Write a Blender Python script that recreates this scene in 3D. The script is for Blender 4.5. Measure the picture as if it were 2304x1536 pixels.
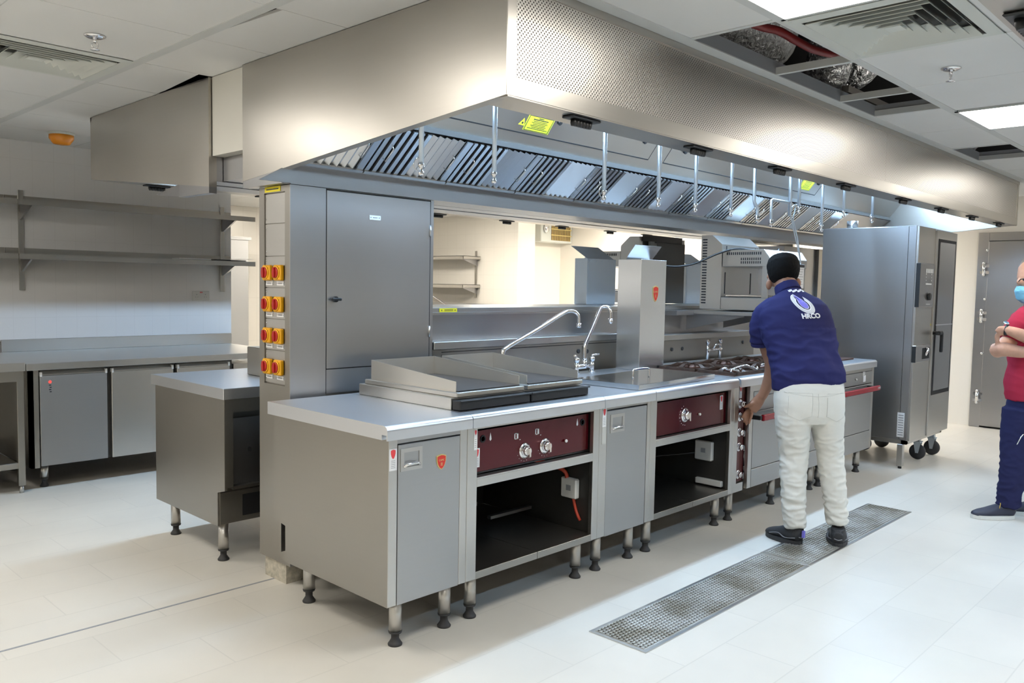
import bpy, bmesh, math, random
from mathutils import Vector, Matrix, noise
from mathutils.bvhtree import BVHTree
random.seed(7)
for _o in list(bpy.data.objects): bpy.data.objects.remove(_o)
SC = bpy.context.scene
COL = SC.collection
PI = math.pi
# ------------------------------------------------------------------ camera
YAW, PITCH, ROLL, FPX = 0.7653, -0.0667, 0.0182, 1863.3
CAMP = Vector((-1.9066, -2.4678, 1.428))
Fv = Vector((math.cos(YAW)*math.cos(PITCH), math.sin(YAW)*math.cos(PITCH), math.sin(PITCH)))
Rv = Vector((math.sin(YAW), -math.cos(YAW), 0)); Uv = Rv.cross(Fv)
R2 = Rv*math.cos(ROLL)+Uv*math.sin(ROLL); U2 = -Rv*math.sin(ROLL)+Uv*math.cos(ROLL)
cd = bpy.data.cameras.new('camera'); cam = bpy.data.objects.new('camera', cd); COL.objects.link(cam)
cd.sensor_width = 36.0; cd.sensor_fit = 'HORIZONTAL'; cd.lens = FPX/2304*36.0; cd.clip_start = 0.02; cd.clip_end = 60
M3 = Matrix((R2, U2, -Fv)).transposed()
cam.matrix_world = Matrix.Translation(CAMP) @ M3.to_4x4()
SC.camera = cam
# ------------------------------------------------------------------ world, exposure, lamp strengths
w = bpy.data.worlds.new('world'); SC.world = w; w.use_nodes = True
w.node_tree.nodes['Background'].inputs[0].default_value = (0.8, 0.85, 0.9, 1)
w.node_tree.nodes['Background'].inputs[1].default_value = 0.25
SC.view_settings.view_transform = 'Standard'; SC.view_settings.look = 'None'
SC.view_settings.gamma = 1.0; SC.view_settings.use_curve_mapping = False
SC.view_settings.exposure = -0.05
PANEL_E, STRIP_E, FAR_E = 20.5, 104.0, 62.0
cy = SC.cycles
cy.max_bounces = 8; cy.diffuse_bounces = 4; cy.glossy_bounces = 5; cy.transmission_bounces = 4
cy.caustics_reflective = False; cy.caustics_refractive = False
cy.sample_clamp_indirect = 6.0
# ------------------------------------------------------------------ materials
MATS = {}
def nt(name):
    m = bpy.data.materials.new(name); m.use_nodes = True
    t = m.node_tree; return m, t, t.nodes['Principled BSDF']
def plain(name, col, rough=0.5, metal=0.0, spec=0.5, var=0.0, vscale=6.0, bump=0.0, bscale=80.0):
    m, t, b = nt(name)
    b.inputs['Base Color'].default_value = (*col, 1); b.inputs['Roughness'].default_value = rough
    b.inputs['Metallic'].default_value = metal; b.inputs['Specular IOR Level'].default_value = spec
    g = t.nodes.new('ShaderNodeNewGeometry')
    if var:
        n = t.nodes.new('ShaderNodeTexNoise'); n.inputs['Scale'].default_value = vscale; n.inputs['Detail'].default_value = 3
        t.links.new(g.outputs['Position'], n.inputs['Vector'])
        r = t.nodes.new('ShaderNodeMapRange'); r.inputs[1].default_value = .3; r.inputs[2].default_value = .7
        r.inputs[3].default_value = 1-var; r.inputs[4].default_value = 1+var
        t.links.new(n.outputs[0], r.inputs[0])
        mx = t.nodes.new('ShaderNodeVectorMath'); mx.operation = 'SCALE'; mx.inputs[0].default_value = col
        t.links.new(r.outputs[0], mx.inputs['Scale']); t.links.new(mx.outputs[0], b.inputs['Base Color'])
    if bump:
        n = t.nodes.new('ShaderNodeTexNoise'); n.inputs['Scale'].default_value = bscale
        t.links.new(g.outputs['Position'], n.inputs['Vector'])
        bp = t.nodes.new('ShaderNodeBump'); bp.inputs['Strength'].default_value = bump; bp.inputs['Distance'].default_value = .004
        t.links.new(n.outputs[0], bp.inputs['Height']); t.links.new(bp.outputs[0], b.inputs['Normal'])
    MATS[name] = m; return m
def steel(name, col, rough=0.3, brush='h', rvar=0.10, smudge=0.06, bump=0.0):
    """brushed stainless: roughness and tone vary along the brushing and in faint smudges"""
    m, t, b = nt(name)
    b.inputs['Metallic'].default_value = 1.0
    g = t.nodes.new('ShaderNodeNewGeometry')
    mp = t.nodes.new('ShaderNodeMapping'); mp.vector_type = 'POINT'
    mp.inputs['Scale'].default_value = (1.2, 1.2, 90) if brush == 'h' else (90, 90, 1.2)
    t.links.new(g.outputs['Position'], mp.inputs['Vector'])
    n = t.nodes.new('ShaderNodeTexNoise'); n.inputs['Scale'].default_value = 1.0; n.inputs['Detail'].default_value = 2
    t.links.new(mp.outputs[0], n.inputs['Vector'])
    s = t.nodes.new('ShaderNodeTexNoise'); s.inputs['Scale'].default_value = 2.0; s.inputs['Detail'].default_value = 1.0
    t.links.new(g.outputs['Position'], s.inputs['Vector'])
    a2 = t.nodes.new('ShaderNodeMath'); a2.operation = 'MULTIPLY_ADD'; a2.inputs[1].default_value = rvar; a2.inputs[2].default_value = rough-rvar*.5
    t.links.new(s.outputs[0], a2.inputs[0]); t.links.new(a2.outputs[0], b.inputs['Roughness'])
    r = t.nodes.new('ShaderNodeMapRange'); r.inputs[1].default_value = .1; r.inputs[2].default_value = .9
    r.inputs[3].default_value = 1-smudge; r.inputs[4].default_value = 1+smudge
    av = t.nodes.new('ShaderNodeMath'); av.operation = 'MULTIPLY_ADD'; av.inputs[1].default_value = .18
    hf = t.nodes.new('ShaderNodeMath'); hf.operation = 'MULTIPLY'; hf.inputs[1].default_value = .82; t.links.new(s.outputs[0], hf.inputs[0])
    t.links.new(n.outputs[0], av.inputs[0]); t.links.new(hf.outputs[0], av.inputs[2]); t.links.new(av.outputs[0], r.inputs[0])
    mx = t.nodes.new('ShaderNodeVectorMath'); mx.operation = 'SCALE'; mx.inputs[0].default_value = col
    t.links.new(r.outputs[0], mx.inputs['Scale']); t.links.new(mx.outputs[0], b.inputs['Base Color'])
    if bump:
        bp = t.nodes.new('ShaderNodeBump'); bp.inputs['Strength'].default_value = bump; bp.inputs['Distance'].default_value = .001
        t.links.new(n.outputs[0], bp.inputs['Height']); t.links.new(bp.outputs[0], b.inputs['Normal'])
    MATS[name] = m; return m
def emit(name, col, e):
    m, t, b = nt(name)
    b.inputs['Base Color'].default_value = (*col, 1)
    b.inputs['Emission Color'].default_value = (*col, 1); b.inputs['Emission Strength'].default_value = e
    MATS[name] = m; return m
steel('steel', (.56, .55, .53), .325, rvar=.08)
steel('steel_lid', (.66, .68, .71), .13, rvar=.04)
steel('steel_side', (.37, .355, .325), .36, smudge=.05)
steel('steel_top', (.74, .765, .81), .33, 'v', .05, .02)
steel('steel_hood', (.52, .495, .455), .335, smudge=.07, rvar=.10)
steel('steel_door', (.44, .445, .45), .42)
steel('steel_dark', (.42, .42, .43), .325, rvar=.08)
steel('steel_tower', (.50, .50, .51), .34)
steel('steel_dimmed', (.36, .36, .36), .45)
steel('steel_polished', (.80, .83, .87), .24, rvar=.04)
steel('steel_guard', (.66, .64, .60), .44)
steel('steel_filter', (.62, .64, .66), .33, rvar=.06)
steel('galvanised', (.66, .73, .80), .50)
plain('chrome', (.80, .80, .82), .08, 1.0)
plain('black_plastic', (.012, .013, .015), .45)
plain('rubber', (.03, .03, .032), .6)
plain('dark_gap', (.006, .006, .008), .7)
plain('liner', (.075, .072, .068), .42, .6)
plain('plate_iron', (.085, .088, .10), .35, .8, var=.15)
plain('cast_iron', (.055, .030, .020), .55, .0, var=.5, vscale=30)
plain('brown_plate', (.11, .055, .04), .45, .3)
plain('maroon', (.085, .006, .010), .16, .35)
plain('maroon_bar', (.30, .010, .022), .22)
plain('white_plastic', (.72, .72, .70), .4)
plain('offwhite', (.55, .55, .52), .5)
plain('yellow', (.85, .42, .01), .4)
plain('yellow_sign', (.68, .74, .04), .5)
plain('yellow_tag', (.85, .72, .02), .5)
plain('red_knob', (.42, .015, .012), .35)
plain('badge_red', (.62, .03, .02), .25)
plain('gold', (.75, .60, .25), .3, .6)
plain('label_white', (.80, .81, .82), .5)
plain('print_grey', (.30, .31, .33), .6)
plain('print_red', (.75, .06, .07), .5)
plain('ink', (.02, .02, .03), .6)
plain('cable_red', (.50, .06, .03), .4)
plain('cable_black', (.01, .01, .012), .45)
plain('ceiling_tile', (.80, .80, .79), .8, var=.02, vscale=2)
plain('ceiling_grid', (.66, .67, .66), .5)
plain('diffuser_white', (.70, .72, .68), .5)
plain('void', (.012, .012, .014), .9)  # near-black stands in for the unlit space above the ceiling
plain('red_pipe', (.16, .012, .012), .4)
plain('wall_paint', (.74, .72, .66), .5)
plain('wall_bright', (.90, .86, .79), .5)
plain('concrete', (.44, .41, .34), .8, var=.25, vscale=40)
plain('amber', (.85, .30, .02), .25)
plain('skin', (.36, .19, .125), .5, spec=.4, var=.06, vscale=25)
plain('skin_light', (.52, .29, .20), .5, spec=.4, var=.10, vscale=25)
plain('hair', (.004, .0035, .0035), .75, spec=.15, bump=.6, bscale=400)
plain('hair_grey', (.20, .20, .20), .7, bump=.5, bscale=400)
plain('stitching', (.56, .54, .49), .8)
plain('navy_shirt', (.022, .023, .098), .85, spec=.2, bump=.25, bscale=600)
plain('khaki', (.74, .72, .66), .85, spec=.2, bump=.2, bscale=500)
plain('red_shirt', (.42, .028, .062), .85, spec=.2, bump=.25, bscale=600)
plain('navy_trouser', (.020, .022, .075), .85, spec=.2, bump=.25, bscale=600)
plain('shoe_black', (.025, .026, .03), .6, bump=.5, bscale=120)
plain('shoe_trim', (.20, .20, .21), .6)
plain('shoe_navy', (.03, .034, .06), .5)
plain('lace', (.60, .38, .06), .6)
plain('sole_white', (.75, .75, .72), .5)
plain('mask_blue', (.20, .52, .72), .7)
plain('logo_white', (.80, .80, .84), .7)
plain('logo_blue', (.22, .20, .75), .7)
plain('tattoo', (.20, .13, .10), .55)
emit('panel_light', (1.0, .955, .875), PANEL_E)
emit('strip_light', (.50, .73, 1.0), STRIP_E)
emit('strip_light_fill', (.50, .73, 1.0), STRIP_E*.55)
emit('far_light', (1.0, .92, .80), FAR_E)
emit('led_red', (1.0, .05, .04), 1.5)
def foil():
    m, t, b = nt('foil'); b.inputs['Metallic'].default_value = 1; b.inputs['Roughness'].default_value = .28
    b.inputs['Base Color'].default_value = (.75, .75, .76, 1)
    g = t.nodes.new('ShaderNodeNewGeometry'); n = t.nodes.new('ShaderNodeTexNoise'); n.inputs['Scale'].default_value = 22; n.inputs['Detail'].default_value = 5
    n.inputs['Distortion'].default_value = 1.5
    t.links.new(g.outputs['Position'], n.inputs['Vector'])
    bp = t.nodes.new('ShaderNodeBump'); bp.inputs['Strength'].default_value = 1; bp.inputs['Distance'].default_value = .05
    t.links.new(n.outputs[0], bp.inputs['Height']); t.links.new(bp.outputs[0], b.inputs['Normal']); MATS['foil'] = m
foil()
def tiles(name, col, grout, sx, sy, rough, ax='xy', off=(0, 0), mortar=.004, var=.03, bumpd=.3, offset=0.0, blend=1.0, stain=.05):
    """tiled surface; ax picks the two world axes the tiles lie along"""
    m, t, b = nt(name); b.inputs['Roughness'].default_value = rough
    g = t.nodes.new('ShaderNodeNewGeometry'); sp = t.nodes.new('ShaderNodeSeparateXYZ'); cb = t.nodes.new('ShaderNodeCombineXYZ')
    t.links.new(g.outputs['Position'], sp.inputs[0])
    for i, c in enumerate(ax):
        ad = t.nodes.new('ShaderNodeMath'); ad.operation = 'ADD'; ad.inputs[1].default_value = off[i]
        t.links.new(sp.outputs['XYZ'.index(c.upper())], ad.inputs[0]); t.links.new(ad.outputs[0], cb.inputs[i])
    k = t.nodes.new('ShaderNodeTexBrick'); k.offset = offset; k.squash = 1
    k.inputs['Scale'].default_value = 1; k.inputs['Brick Width'].default_value = sx; k.inputs['Row Height'].default_value = sy
    k.inputs['Mortar Size'].default_value = mortar; k.inputs['Mortar Smooth'].default_value = .2; k.inputs['Bias'].default_value = 0
    k.inputs['Color1'].default_value = (*[c*(1-var) for c in col], 1); k.inputs['Color2'].default_value = (*[min(1, c*(1+var)) for c in col], 1)
    k.inputs['Mortar'].default_value = (*grout, 1)
    t.links.new(cb.outputs[0], k.inputs['Vector'])
    n = t.nodes.new('ShaderNodeTexNoise'); n.inputs['Scale'].default_value = 1.7; n.inputs['Detail'].default_value = 6
    t.links.new(g.outputs['Position'], n.inputs['Vector'])
    r = t.nodes.new('ShaderNodeMapRange'); r.inputs[1].default_value = .3; r.inputs[2].default_value = .7
    r.inputs[3].default_value = 1-stain; r.inputs[4].default_value = 1+stain*.5; t.links.new(n.outputs[0], r.inputs[0])
    mx = t.nodes.new('ShaderNodeVectorMath'); mx.operation = 'SCALE'
    t.links.new(k.outputs['Color'], mx.inputs[0]); t.links.new(r.outputs[0], mx.inputs['Scale']); t.links.new(mx.outputs[0], b.inputs['Base Color'])
    bp = t.nodes.new('ShaderNodeBump'); bp.inputs['Strength'].default_value = bumpd; bp.inputs['Distance'].default_value = .002; bp.invert = True
    t.links.new(k.outputs['Fac'], bp.inputs['Height']); t.links.new(bp.outputs[0], b.inputs['Normal'])
    MATS[name] = m; return m
tiles('floor_tile', (.70, .665, .60), (.63, .60, .54), .60, .30, .34, 'xy', (.13, .24), .003, .02, .2, .5, stain=.07)
tiles('wall_tile_back', (.90, .895, .90), (.82, .815, .815), .15, .60, .16, 'xz', (.0, .08), .0012, .002, .15, stain=.01)
tiles('wall_tile_far', (.80, .765, .70), (.75, .715, .65), .20, .20, .2, 'yz', (.0, .02), .003, .005, .2, stain=.01)
tiles('wall_tile_faraway', (.80, .765, .70), (.72, .68, .62), .20, .60, .2, 'xz', (.0, .0), .003, .005, .2, stain=.01)
def perforated():
    """steel sheet with rows of punched dimples (round holes in a staggered grid)"""
    m, t, b = nt('perforated'); b.inputs['Metallic'].default_value = 1
    g = t.nodes.new('ShaderNodeNewGeometry'); sp = t.nodes.new('ShaderNodeSeparateXYZ'); t.links.new(g.outputs['Position'], sp.inputs[0])
    P = .0165
    def mth(op, a, bb=None, c=None):
        q = t.nodes.new('ShaderNodeMath'); q.operation = op
        for i, v_ in enumerate((a, bb, c)):
            if v_ is None: continue
            if isinstance(v_, (int, float)): q.inputs[i].default_value = v_
            else: t.links.new(v_, q.inputs[i])
        return q.outputs[0]
    X, Z = sp.outputs[0], sp.outputs[2]
    def lat(ox, oz):
        u = mth('SUBTRACT', mth('FRACT', mth('MULTIPLY_ADD', X, 1/P, ox)), .5); v = mth('SUBTRACT', mth('FRACT', mth('MULTIPLY_ADD', Z, 1/P, oz)), .5)
        return mth('SQRT', mth('ADD', mth('MULTIPLY', u, u), mth('MULTIPLY', v, v)))
    d = mth('MINIMUM', lat(0, 0), lat(100.5, 100.5))
    mr = t.nodes.new('ShaderNodeMapRange'); mr.interpolation_type = 'SMOOTHSTEP'
    mr.inputs[1].default_value = .13; mr.inputs[2].default_value = .25; mr.inputs[3].default_value = 0; mr.inputs[4].default_value = 1
    t.links.new(d, mr.inputs[0])
    mc = t.nodes.new('ShaderNodeMix'); mc.data_type = 'RGBA'; mc.inputs[6].default_value = (.10, .095, .09, 1); mc.inputs[7].default_value = (.64, .61, .575, 1)
    t.links.new(mr.outputs[0], mc.inputs[0]); t.links.new(mc.outputs[2], b.inputs['Base Color'])
    b.inputs['Roughness'].default_value = .36
    bp = t.nodes.new('ShaderNodeBump'); bp.inputs['Strength'].default_value = .5; bp.inputs['Distance'].default_value = .002
    t.links.new(mr.outputs[0], bp.inputs['Height']); t.links.new(bp.outputs[0], b.inputs['Normal']); MATS['perforated'] = m
perforated()
def grate_mat():
    """woven bar grating: small raised nodes in rows over a dark channel, with dust stains"""
    m, t, b = nt('grating'); b.inputs['Metallic'].default_value = .7; b.inputs['Roughness'].default_value = .45
    g = t.nodes.new('ShaderNodeNewGeometry')
    n = t.nodes.new('ShaderNodeTexNoise'); n.inputs['Scale'].default_value = 5; n.inputs['Detail'].default_value = 5; t.links.new(g.outputs['Position'], n.inputs['Vector'])
    cr = t.nodes.new('ShaderNodeValToRGB'); cr.color_ramp.elements[0].position = .35; cr.color_ramp.elements[0].color = (.36, .33, .27, 1)
    cr.color_ramp.elements[1].position = .6; cr.color_ramp.elements[1].color = (.62, .61, .58, 1)
    t.links.new(n.outputs[0], cr.inputs[0]); t.links.new(cr.outputs[0], b.inputs['Base Color']); MATS['grating'] = m
grate_mat()
def glassy():
    m, t, b = nt('oven_glass'); b.inputs['Base Color'].default_value = (.05, .055, .06, 1); b.inputs['Roughness'].default_value = .06
    b.inputs['Specular IOR Level'].default_value = .9; b.inputs['Coat Weight'].default_value = 1; MATS['oven_glass'] = m
glassy()
# ------------------------------------------------------------------ mesh helpers
class MB:
    """collects shapes in world coordinates; build() links them as ONE mesh object"""
    def __init__(s): s.bm = bmesh.new(); s.smooth = []
    def _xf(s, vs, M):
        if M is not None:
            for v in vs: v.co = M @ v.co
    def box(s, x0, x1, y0, y1, z0, z1, bev=0.0, M=None, seg=1):
        vs = [s.bm.verts.new((x, y, z)) for x in (x0, x1) for y in (y0, y1) for z in (z0, z1)]
        F = [(0, 1, 3, 2), (4, 6, 7, 5), (0, 4, 5, 1), (2, 3, 7, 6), (0, 2, 6, 4), (1, 5, 7, 3)]
        fs = [s.bm.faces.new([vs[i] for i in f]) for f in F]
        if bev:
            es = list({e for f in fs for e in f.edges})
            r = bmesh.ops.bevel(s.bm, geom=es, offset=bev, segments=seg, affect='EDGES', profile=.5)
            vs = list({v for v in r['verts']} | {v for v in vs if v.is_valid})
        s._xf(vs, M); return s
    def prism(s, poly, axis, a, b, M=None, bev=0.0):
        """poly: 2D points in the other two axes (in xyz order), extruded along axis from a to b"""
        def P(p, t): return {'x': (t, p[0], p[1]), 'y': (p[0], t, p[1]), 'z': (p[0], p[1], t)}[axis]
        A = [s.bm.verts.new(P(p, a)) for p in poly]; B = [s.bm.verts.new(P(p, b)) for p in poly]
        n = len(poly); fs = [s.bm.faces.new(A), s.bm.faces.new(B[::-1])]
        for i in range(n): fs.append(s.bm.faces.new((A[i], B[i], B[(i+1) % n], A[(i+1) % n])))
        vs = A+B
        if bev:
            es = list({e for f in fs for e in f.edges})
            r = bmesh.ops.bevel(s.bm, geom=es, offset=bev, segments=1, affect='EDGES')
            vs = list(set(r['verts']) | {v for v in vs if v.is_valid})
        s._xf(vs, M); return s
    def quad(s, *pts):
        s.bm.faces.new([s.bm.verts.new(p) for p in pts]); return s
    def slab(s, pts, t):
        """thin sheet with thickness t (vector) from a planar polygon"""
        t = Vector(t); A = [s.bm.verts.new(p) for p in pts]; B = [s.bm.verts.new(Vector(p)+t) for p in pts]
        n = len(pts); s.bm.faces.new(A); s.bm.faces.new(B[::-1])
        for i in range(n): s.bm.faces.new((A[i], B[i], B[(i+1) % n], A[(i+1) % n]))
        return s
    def ring(s, c, u, v, a, b, n):
        return [s.bm.verts.new(Vector(c)+u*(a*math.cos(2*PI*i/n))+v*(b*math.sin(2*PI*i/n))) for i in range(n)]
    def skin(s, rings, caps=True, sm=True):
        n = len(rings[0])
        for A, B in zip(rings, rings[1:]):
            for i in range(n):
                f = s.bm.faces.new((A[i], A[(i+1) % n], B[(i+1) % n], B[i])); f.smooth = sm
        if caps: s.bm.faces.new(rings[0][::-1]); s.bm.faces.new(rings[-1])
        return s
    def cyl(s, p0, p1, r0, r1=None, n=20, sm=True):
        p0, p1 = Vector(p0), Vector(p1); d = (p1-p0).normalized(); r1 = r0 if r1 is None else r1
        u = d.orthogonal().normalized(); v = d.cross(u)
        return s.skin([s.ring(p0, u, v, r0, r0, n), s.ring(p1, u, v, r1, r1, n)], True, sm)
    def lathe(s, prof, c, ax=(0, 0, 1), n=24):
        """prof: (radius, height) along ax from c"""
        ax = Vector(ax).normalized(); u = ax.orthogonal().normalized(); v = ax.cross(u); c = Vector(c)
        return s.skin([s.ring(c+ax*h, u, v, max(r, 1e-4), max(r, 1e-4), n) for r, h in prof])
    def tube(s, pts, r, n=10, sub=0, rs=None):
        pts = [Vector(p) for p in pts]
        if sub:
            q = []
            for i in range(len(pts)-1):
                a, b = pts[max(i-1, 0)], pts[i]; c, d = pts[i+1], pts[min(i+2, len(pts)-1)]
                for k in range(sub):
                    t = k/sub
                    q.append(.5*((2*b)+(c-a)*t+(2*a-5*b+4*c-d)*t*t+(3*b-a-3*c+d)*t**3))
            q.append(pts[-1])
            if rs: rs = [rs[min(int(i/sub), len(rs)-1)]*(1-(i % sub)/sub)+rs[min(int(i/sub)+1, len(rs)-1)]*((i % sub)/sub) for i in range(len(q))]
            pts = q
        rings = []; u = None
        for i, p in enumerate(pts):
            t = (pts[min(i+1, len(pts)-1)]-pts[max(i-1, 0)]).normalized()
            if u is None: u = t.orthogonal().normalized()
            u = (u-t*u.dot(t)).normalized(); v = t.cross(u); rr = rs[i] if rs else r
            rings.append(s.ring(p, u, v, rr, rr, n))
        return s.skin(rings)
    def loft(s, secs, side, n=28, p=2.0):
        """secs: (centre, half width along side, half depth); superellipse sections across the path"""
        side = Vector(side).normalized(); rings = []
        cs = [Vector(q[0]) for q in secs]
        for i, q in enumerate(secs):
            t = (cs[min(i+1, len(cs)-1)]-cs[max(i-1, 0)]).normalized()
            sd = (side-t*side.dot(t)).normalized() if len(q) < 4 else Vector(q[3]).normalized()
            dp = t.cross(sd).normalized(); R = []
            for k in range(n):
                a = 2*PI*k/n; ca, sa = math.cos(a), math.sin(a)
                R.append(s.bm.verts.new(cs[i]+sd*q[1]*math.copysign(abs(ca)**(2/p), ca)+dp*q[2]*math.copysign(abs(sa)**(2/p), sa)))
            rings.append(R)
        return s.skin(rings)
    def ball(s, c, rx, ry, rz, M=None, n=20):
        r = bmesh.ops.create_uvsphere(s.bm, u_segments=n, v_segments=n//2+2, radius=1)
        for v in r['verts']:
            v.co = Vector((v.co.x*rx, v.co.y*ry, v.co.z*rz))
            if M is not None: v.co = M @ v.co
            v.co += Vector(c)
        for f in {f for v in r['verts'] for f in v.link_faces}: f.smooth = True
        return s
    def build(s, name, mat, parent=None, auto=False):
        bmesh.ops.recalc_face_normals(s.bm, faces=s.bm.faces)
        me = bpy.data.meshes.new(name); s.bm.to_mesh(me); s.bm.free()
        me.materials.append(MATS[mat]); o = bpy.data.objects.new(name, me); COL.objects.link(o)
        if parent is not None:
            pm = parent_world(parent)
            o.parent = parent; o.matrix_parent_inverse = pm.inverted()
        return o
def parent_world(o):
    M = o.matrix_basis.copy()
    if o.parent: M = parent_world(o.parent) @ o.matrix_parent_inverse @ M
    return M
def tag(o, label=None, cat=None, group=None, kind=None):
    if label: o['label'] = label
    if cat: o['category'] = cat
    if group: o['group'] = group
    if kind: o['kind'] = kind
    return o
def thing(name, label, cat, loc=(0, 0, 0), group=None):
    o = bpy.data.objects.new(name, None); COL.objects.link(o); o.location = loc; o.empty_display_size = .1
    return tag(o, label, cat, group)
def struct(name, mb, mat, parent=None):
    o = mb.build(name, mat, parent)
    if parent is None: o['kind'] = 'structure'
    return o
def dup(root, d, label=None, group=None):
    """a copy of a thing with its parts and their sub-parts, moved by d"""
    r = root.copy(); COL.objects.link(r); r.location = Vector(root.location)+Vector(d)
    if label: r['label'] = label
    if group: r['group'] = group
    for ch in list(root.children):
        c = ch.copy(); COL.objects.link(c); c.parent = r
        for g in list(ch.children):
            q = g.copy(); COL.objects.link(q); q.parent = c
    return r
def organic(mb, name, mat, parent=None, voxel=.012, smooth=6, wr=0.0, wfreq=9.0, wscale=(1, 1, 1), keep=None):
    """union of overlapping closed shapes as one continuous surface (voxel remesh, smoothed, cloth folds)"""
    o = mb.build(name, mat, None)
    m = o.modifiers.new('r', 'REMESH'); m.mode = 'VOXEL'; m.voxel_size = voxel
    if smooth:
        sm = o.modifiers.new('s', 'SMOOTH'); sm.iterations = smooth; sm.factor = .5
    bpy.context.view_layer.update()
    dg = bpy.context.evaluated_depsgraph_get(); me = bpy.data.meshes.new_from_object(o.evaluated_get(dg))
    o.modifiers.clear(); old = o.data; o.data = me; bpy.data.meshes.remove(old)
    if wr:
        vs = [(v.co.copy(), v.normal.copy()) for v in me.vertices]
        for v, (c, nn) in zip(me.vertices, vs):
            q = Vector((c.x*wscale[0], c.y*wscale[1], c.z*wscale[2]))*wfreq
            h = .9-2.6*abs(noise.noise(q))+.35*noise.noise(q*2.3+Vector((3, 1, 2)))
            amp = wr(c) if callable(wr) else wr
            v.co = c+nn*(h*amp)
    for f in me.polygons: f.use_smooth = True
    if parent is not None:
        o.parent = parent; o.matrix_parent_inverse = parent_world(parent).inverted()
    return o
def text_mesh(s, size, T, mat, parent, name='lettering', ext=.0006, align='CENTER', bold=0.0, sx=1.0):
    """real lettering; T maps (u right, v up, w out) to the world"""
    cu = bpy.data.curves.new('t', 'FONT'); cu.body = s; cu.size = size; cu.extrude = ext; cu.align_x = align; cu.align_y = 'CENTER'; cu.offset = bold
    cu.resolution_u = 3
    o = bpy.data.objects.new('t', cu); COL.objects.link(o); bpy.context.view_layer.update()
    me = bpy.data.meshes.new_from_object(o.evaluated_get(bpy.context.evaluated_depsgraph_get())); bpy.data.objects.remove(o)
    for v in me.vertices: v.co = T(v.co.x*sx, v.co.y, v.co.z)
    me.materials.clear(); me.materials.append(MATS[mat]); q = bpy.data.objects.new(name, me); COL.objects.link(q)
    if parent is not None: q.parent = parent; q.matrix_parent_inverse = parent_world(parent).inverted()
    return q
ZC = 2.456
# ================================================================== room shell
struct('floor', MB().box(-6, 12, -7, 9, -.05, 0), 'floor_tile')
jt = MB().box(-6, .55, 1.05, 1.062, 0, .0012); struct('trim_1', jt, 'print_grey')
struct('wall_back', MB().box(-6, 1.765, 4.62, 4.78, 0, 3.2), 'wall_tile_back')
struct('wall_left', MB().box(-6.1, -6, -7, 9, 0, 3.2), 'wall_paint')
struct('wall_front', MB().box(-6, 12, -7.1, -7, 0, 3.2), 'wall_paint')
struct('wall_right', MB().box(8.03, 8.2, .12, 6.16, 0, 3.2).box(8.03, 8.2, -7, .12, 2.09, 3.2).box(8.03, 8.2, -7, -2.2, 0, 2.09), 'wall_bright')
struct('wall_pillar', MB().box(6.5, 6.85, 5.525, 8.2, 0, 3.2), 'wall_tile_far')
struct('wall_recess', MB().box(6.85, 8.03, 6.06, 6.16, 0, 3.2), 'wall_bright')
struct('wall_far', MB().box(-6, 6.5, 8.2, 8.3, 2.16, 3.2).box(-6, 6.5, 8.19, 8.3, 0, 2.16), 'wall_tile_faraway')
struct('wall_side', MB().box(8.2, 12, -7, -6.9, 0, 3.2).box(11.9, 12, -7, 9, 0, 3.2), 'wall_paint')
# ------------------------------------------------------------------ ceiling: clip-in tiles with open bays
PX = .692; XL = [1.13+PX*k for k in range(-11, 16)]
YL = [-7.0]+[-.945-.6*k for k in range(10, -1, -1)]+[-.56, -.2, .4, 1.0, 1.6, 2.2, 2.8, 3.4, 4.0, 4.62, 5.2, 5.8, 6.4, 7.0, 7.6, 8.2]
STRIPX = [XL[i] for i in range(0, 9)]+[-.26, .43, 1.10, 1.85, 2.60, 3.09, 3.8, 4.54, 5.2, 5.9, 6.6, 7.3, 8.03]
LIGHTS, DIFFS = [], []
def cellx(k): return 1.13+PX*k
def hood_over(x, y): return x > .09 and -.5 < y < 3.2 and x < 6.72
mb = MB(); T = .0025
for y0, y1 in zip(YL, YL[1:]):
    row = STRIPX if (abs(y0+.945) < 1e-6) else XL
    row = sorted(row)
    for x0, x1 in zip(row, row[1:]):
        if x1-x0 < .05: continue
        xm, ym = (x0+x1)/2, (y0+y1)/2
        if hood_over(xm, ym) and x0 > .1: continue
        if abs(y0+.945) < 1e-6 and (1.1 <= xm <= 3.09 or 4.54 < xm < 5.2): continue
        if ym > 4.7 and xm < -6: continue
        X0 = x0
        if -.945 > y1-.01 and abs(y1+.945) < .01 and (1.13 < xm < 1.82 or abs(xm-(.43+.346)) < .2 or abs(xm-3.55) < .2 or abs(xm-6.32) < .2): continue
        if abs(ym-1.9) < .1 and -.97 < xm < -.26: continue
        zt = ZC
        if abs(y0-.4) < 1e-6 and abs(x0+.254) < .01: mb.prism([(-.205, .4+T), (x1, .4+T), (x1, 1.0-T), (-.25, 1.0-T)], 'z', zt, zt+.012); continue   # tile hanging askew
        if abs(y0-1.6) < 1e-6 and abs(x0+.254) < .01: mb.prism([(-.25, 1.6+T), (.035, 1.6+T), (.078, 2.1), (.078, 2.2-T), (-.25, 2.2-T)], 'z', zt, zt+.012); continue
        mb.box(x0+T, x1-T, y0+T, y1-T, zt, zt+.012)
ceil = struct('ceiling', mb, 'ceiling_tile')
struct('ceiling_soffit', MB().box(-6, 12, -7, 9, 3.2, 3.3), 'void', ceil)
struct('ceiling_upstand', MB().box(-6, 12, 1.2, 1.23, ZC+.02, 3.2).box(-6, 12, -1.8, -1.77, ZC+.02, 3.2).box(6.9, 6.93, -1.8, 1.2, ZC+.02, 3.2).box(-.4, -.37, -1.8, 1.2, ZC+.02, 3.2), 'void', ceil)  # soffit and upstands carry the void's darkness in their colour
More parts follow.
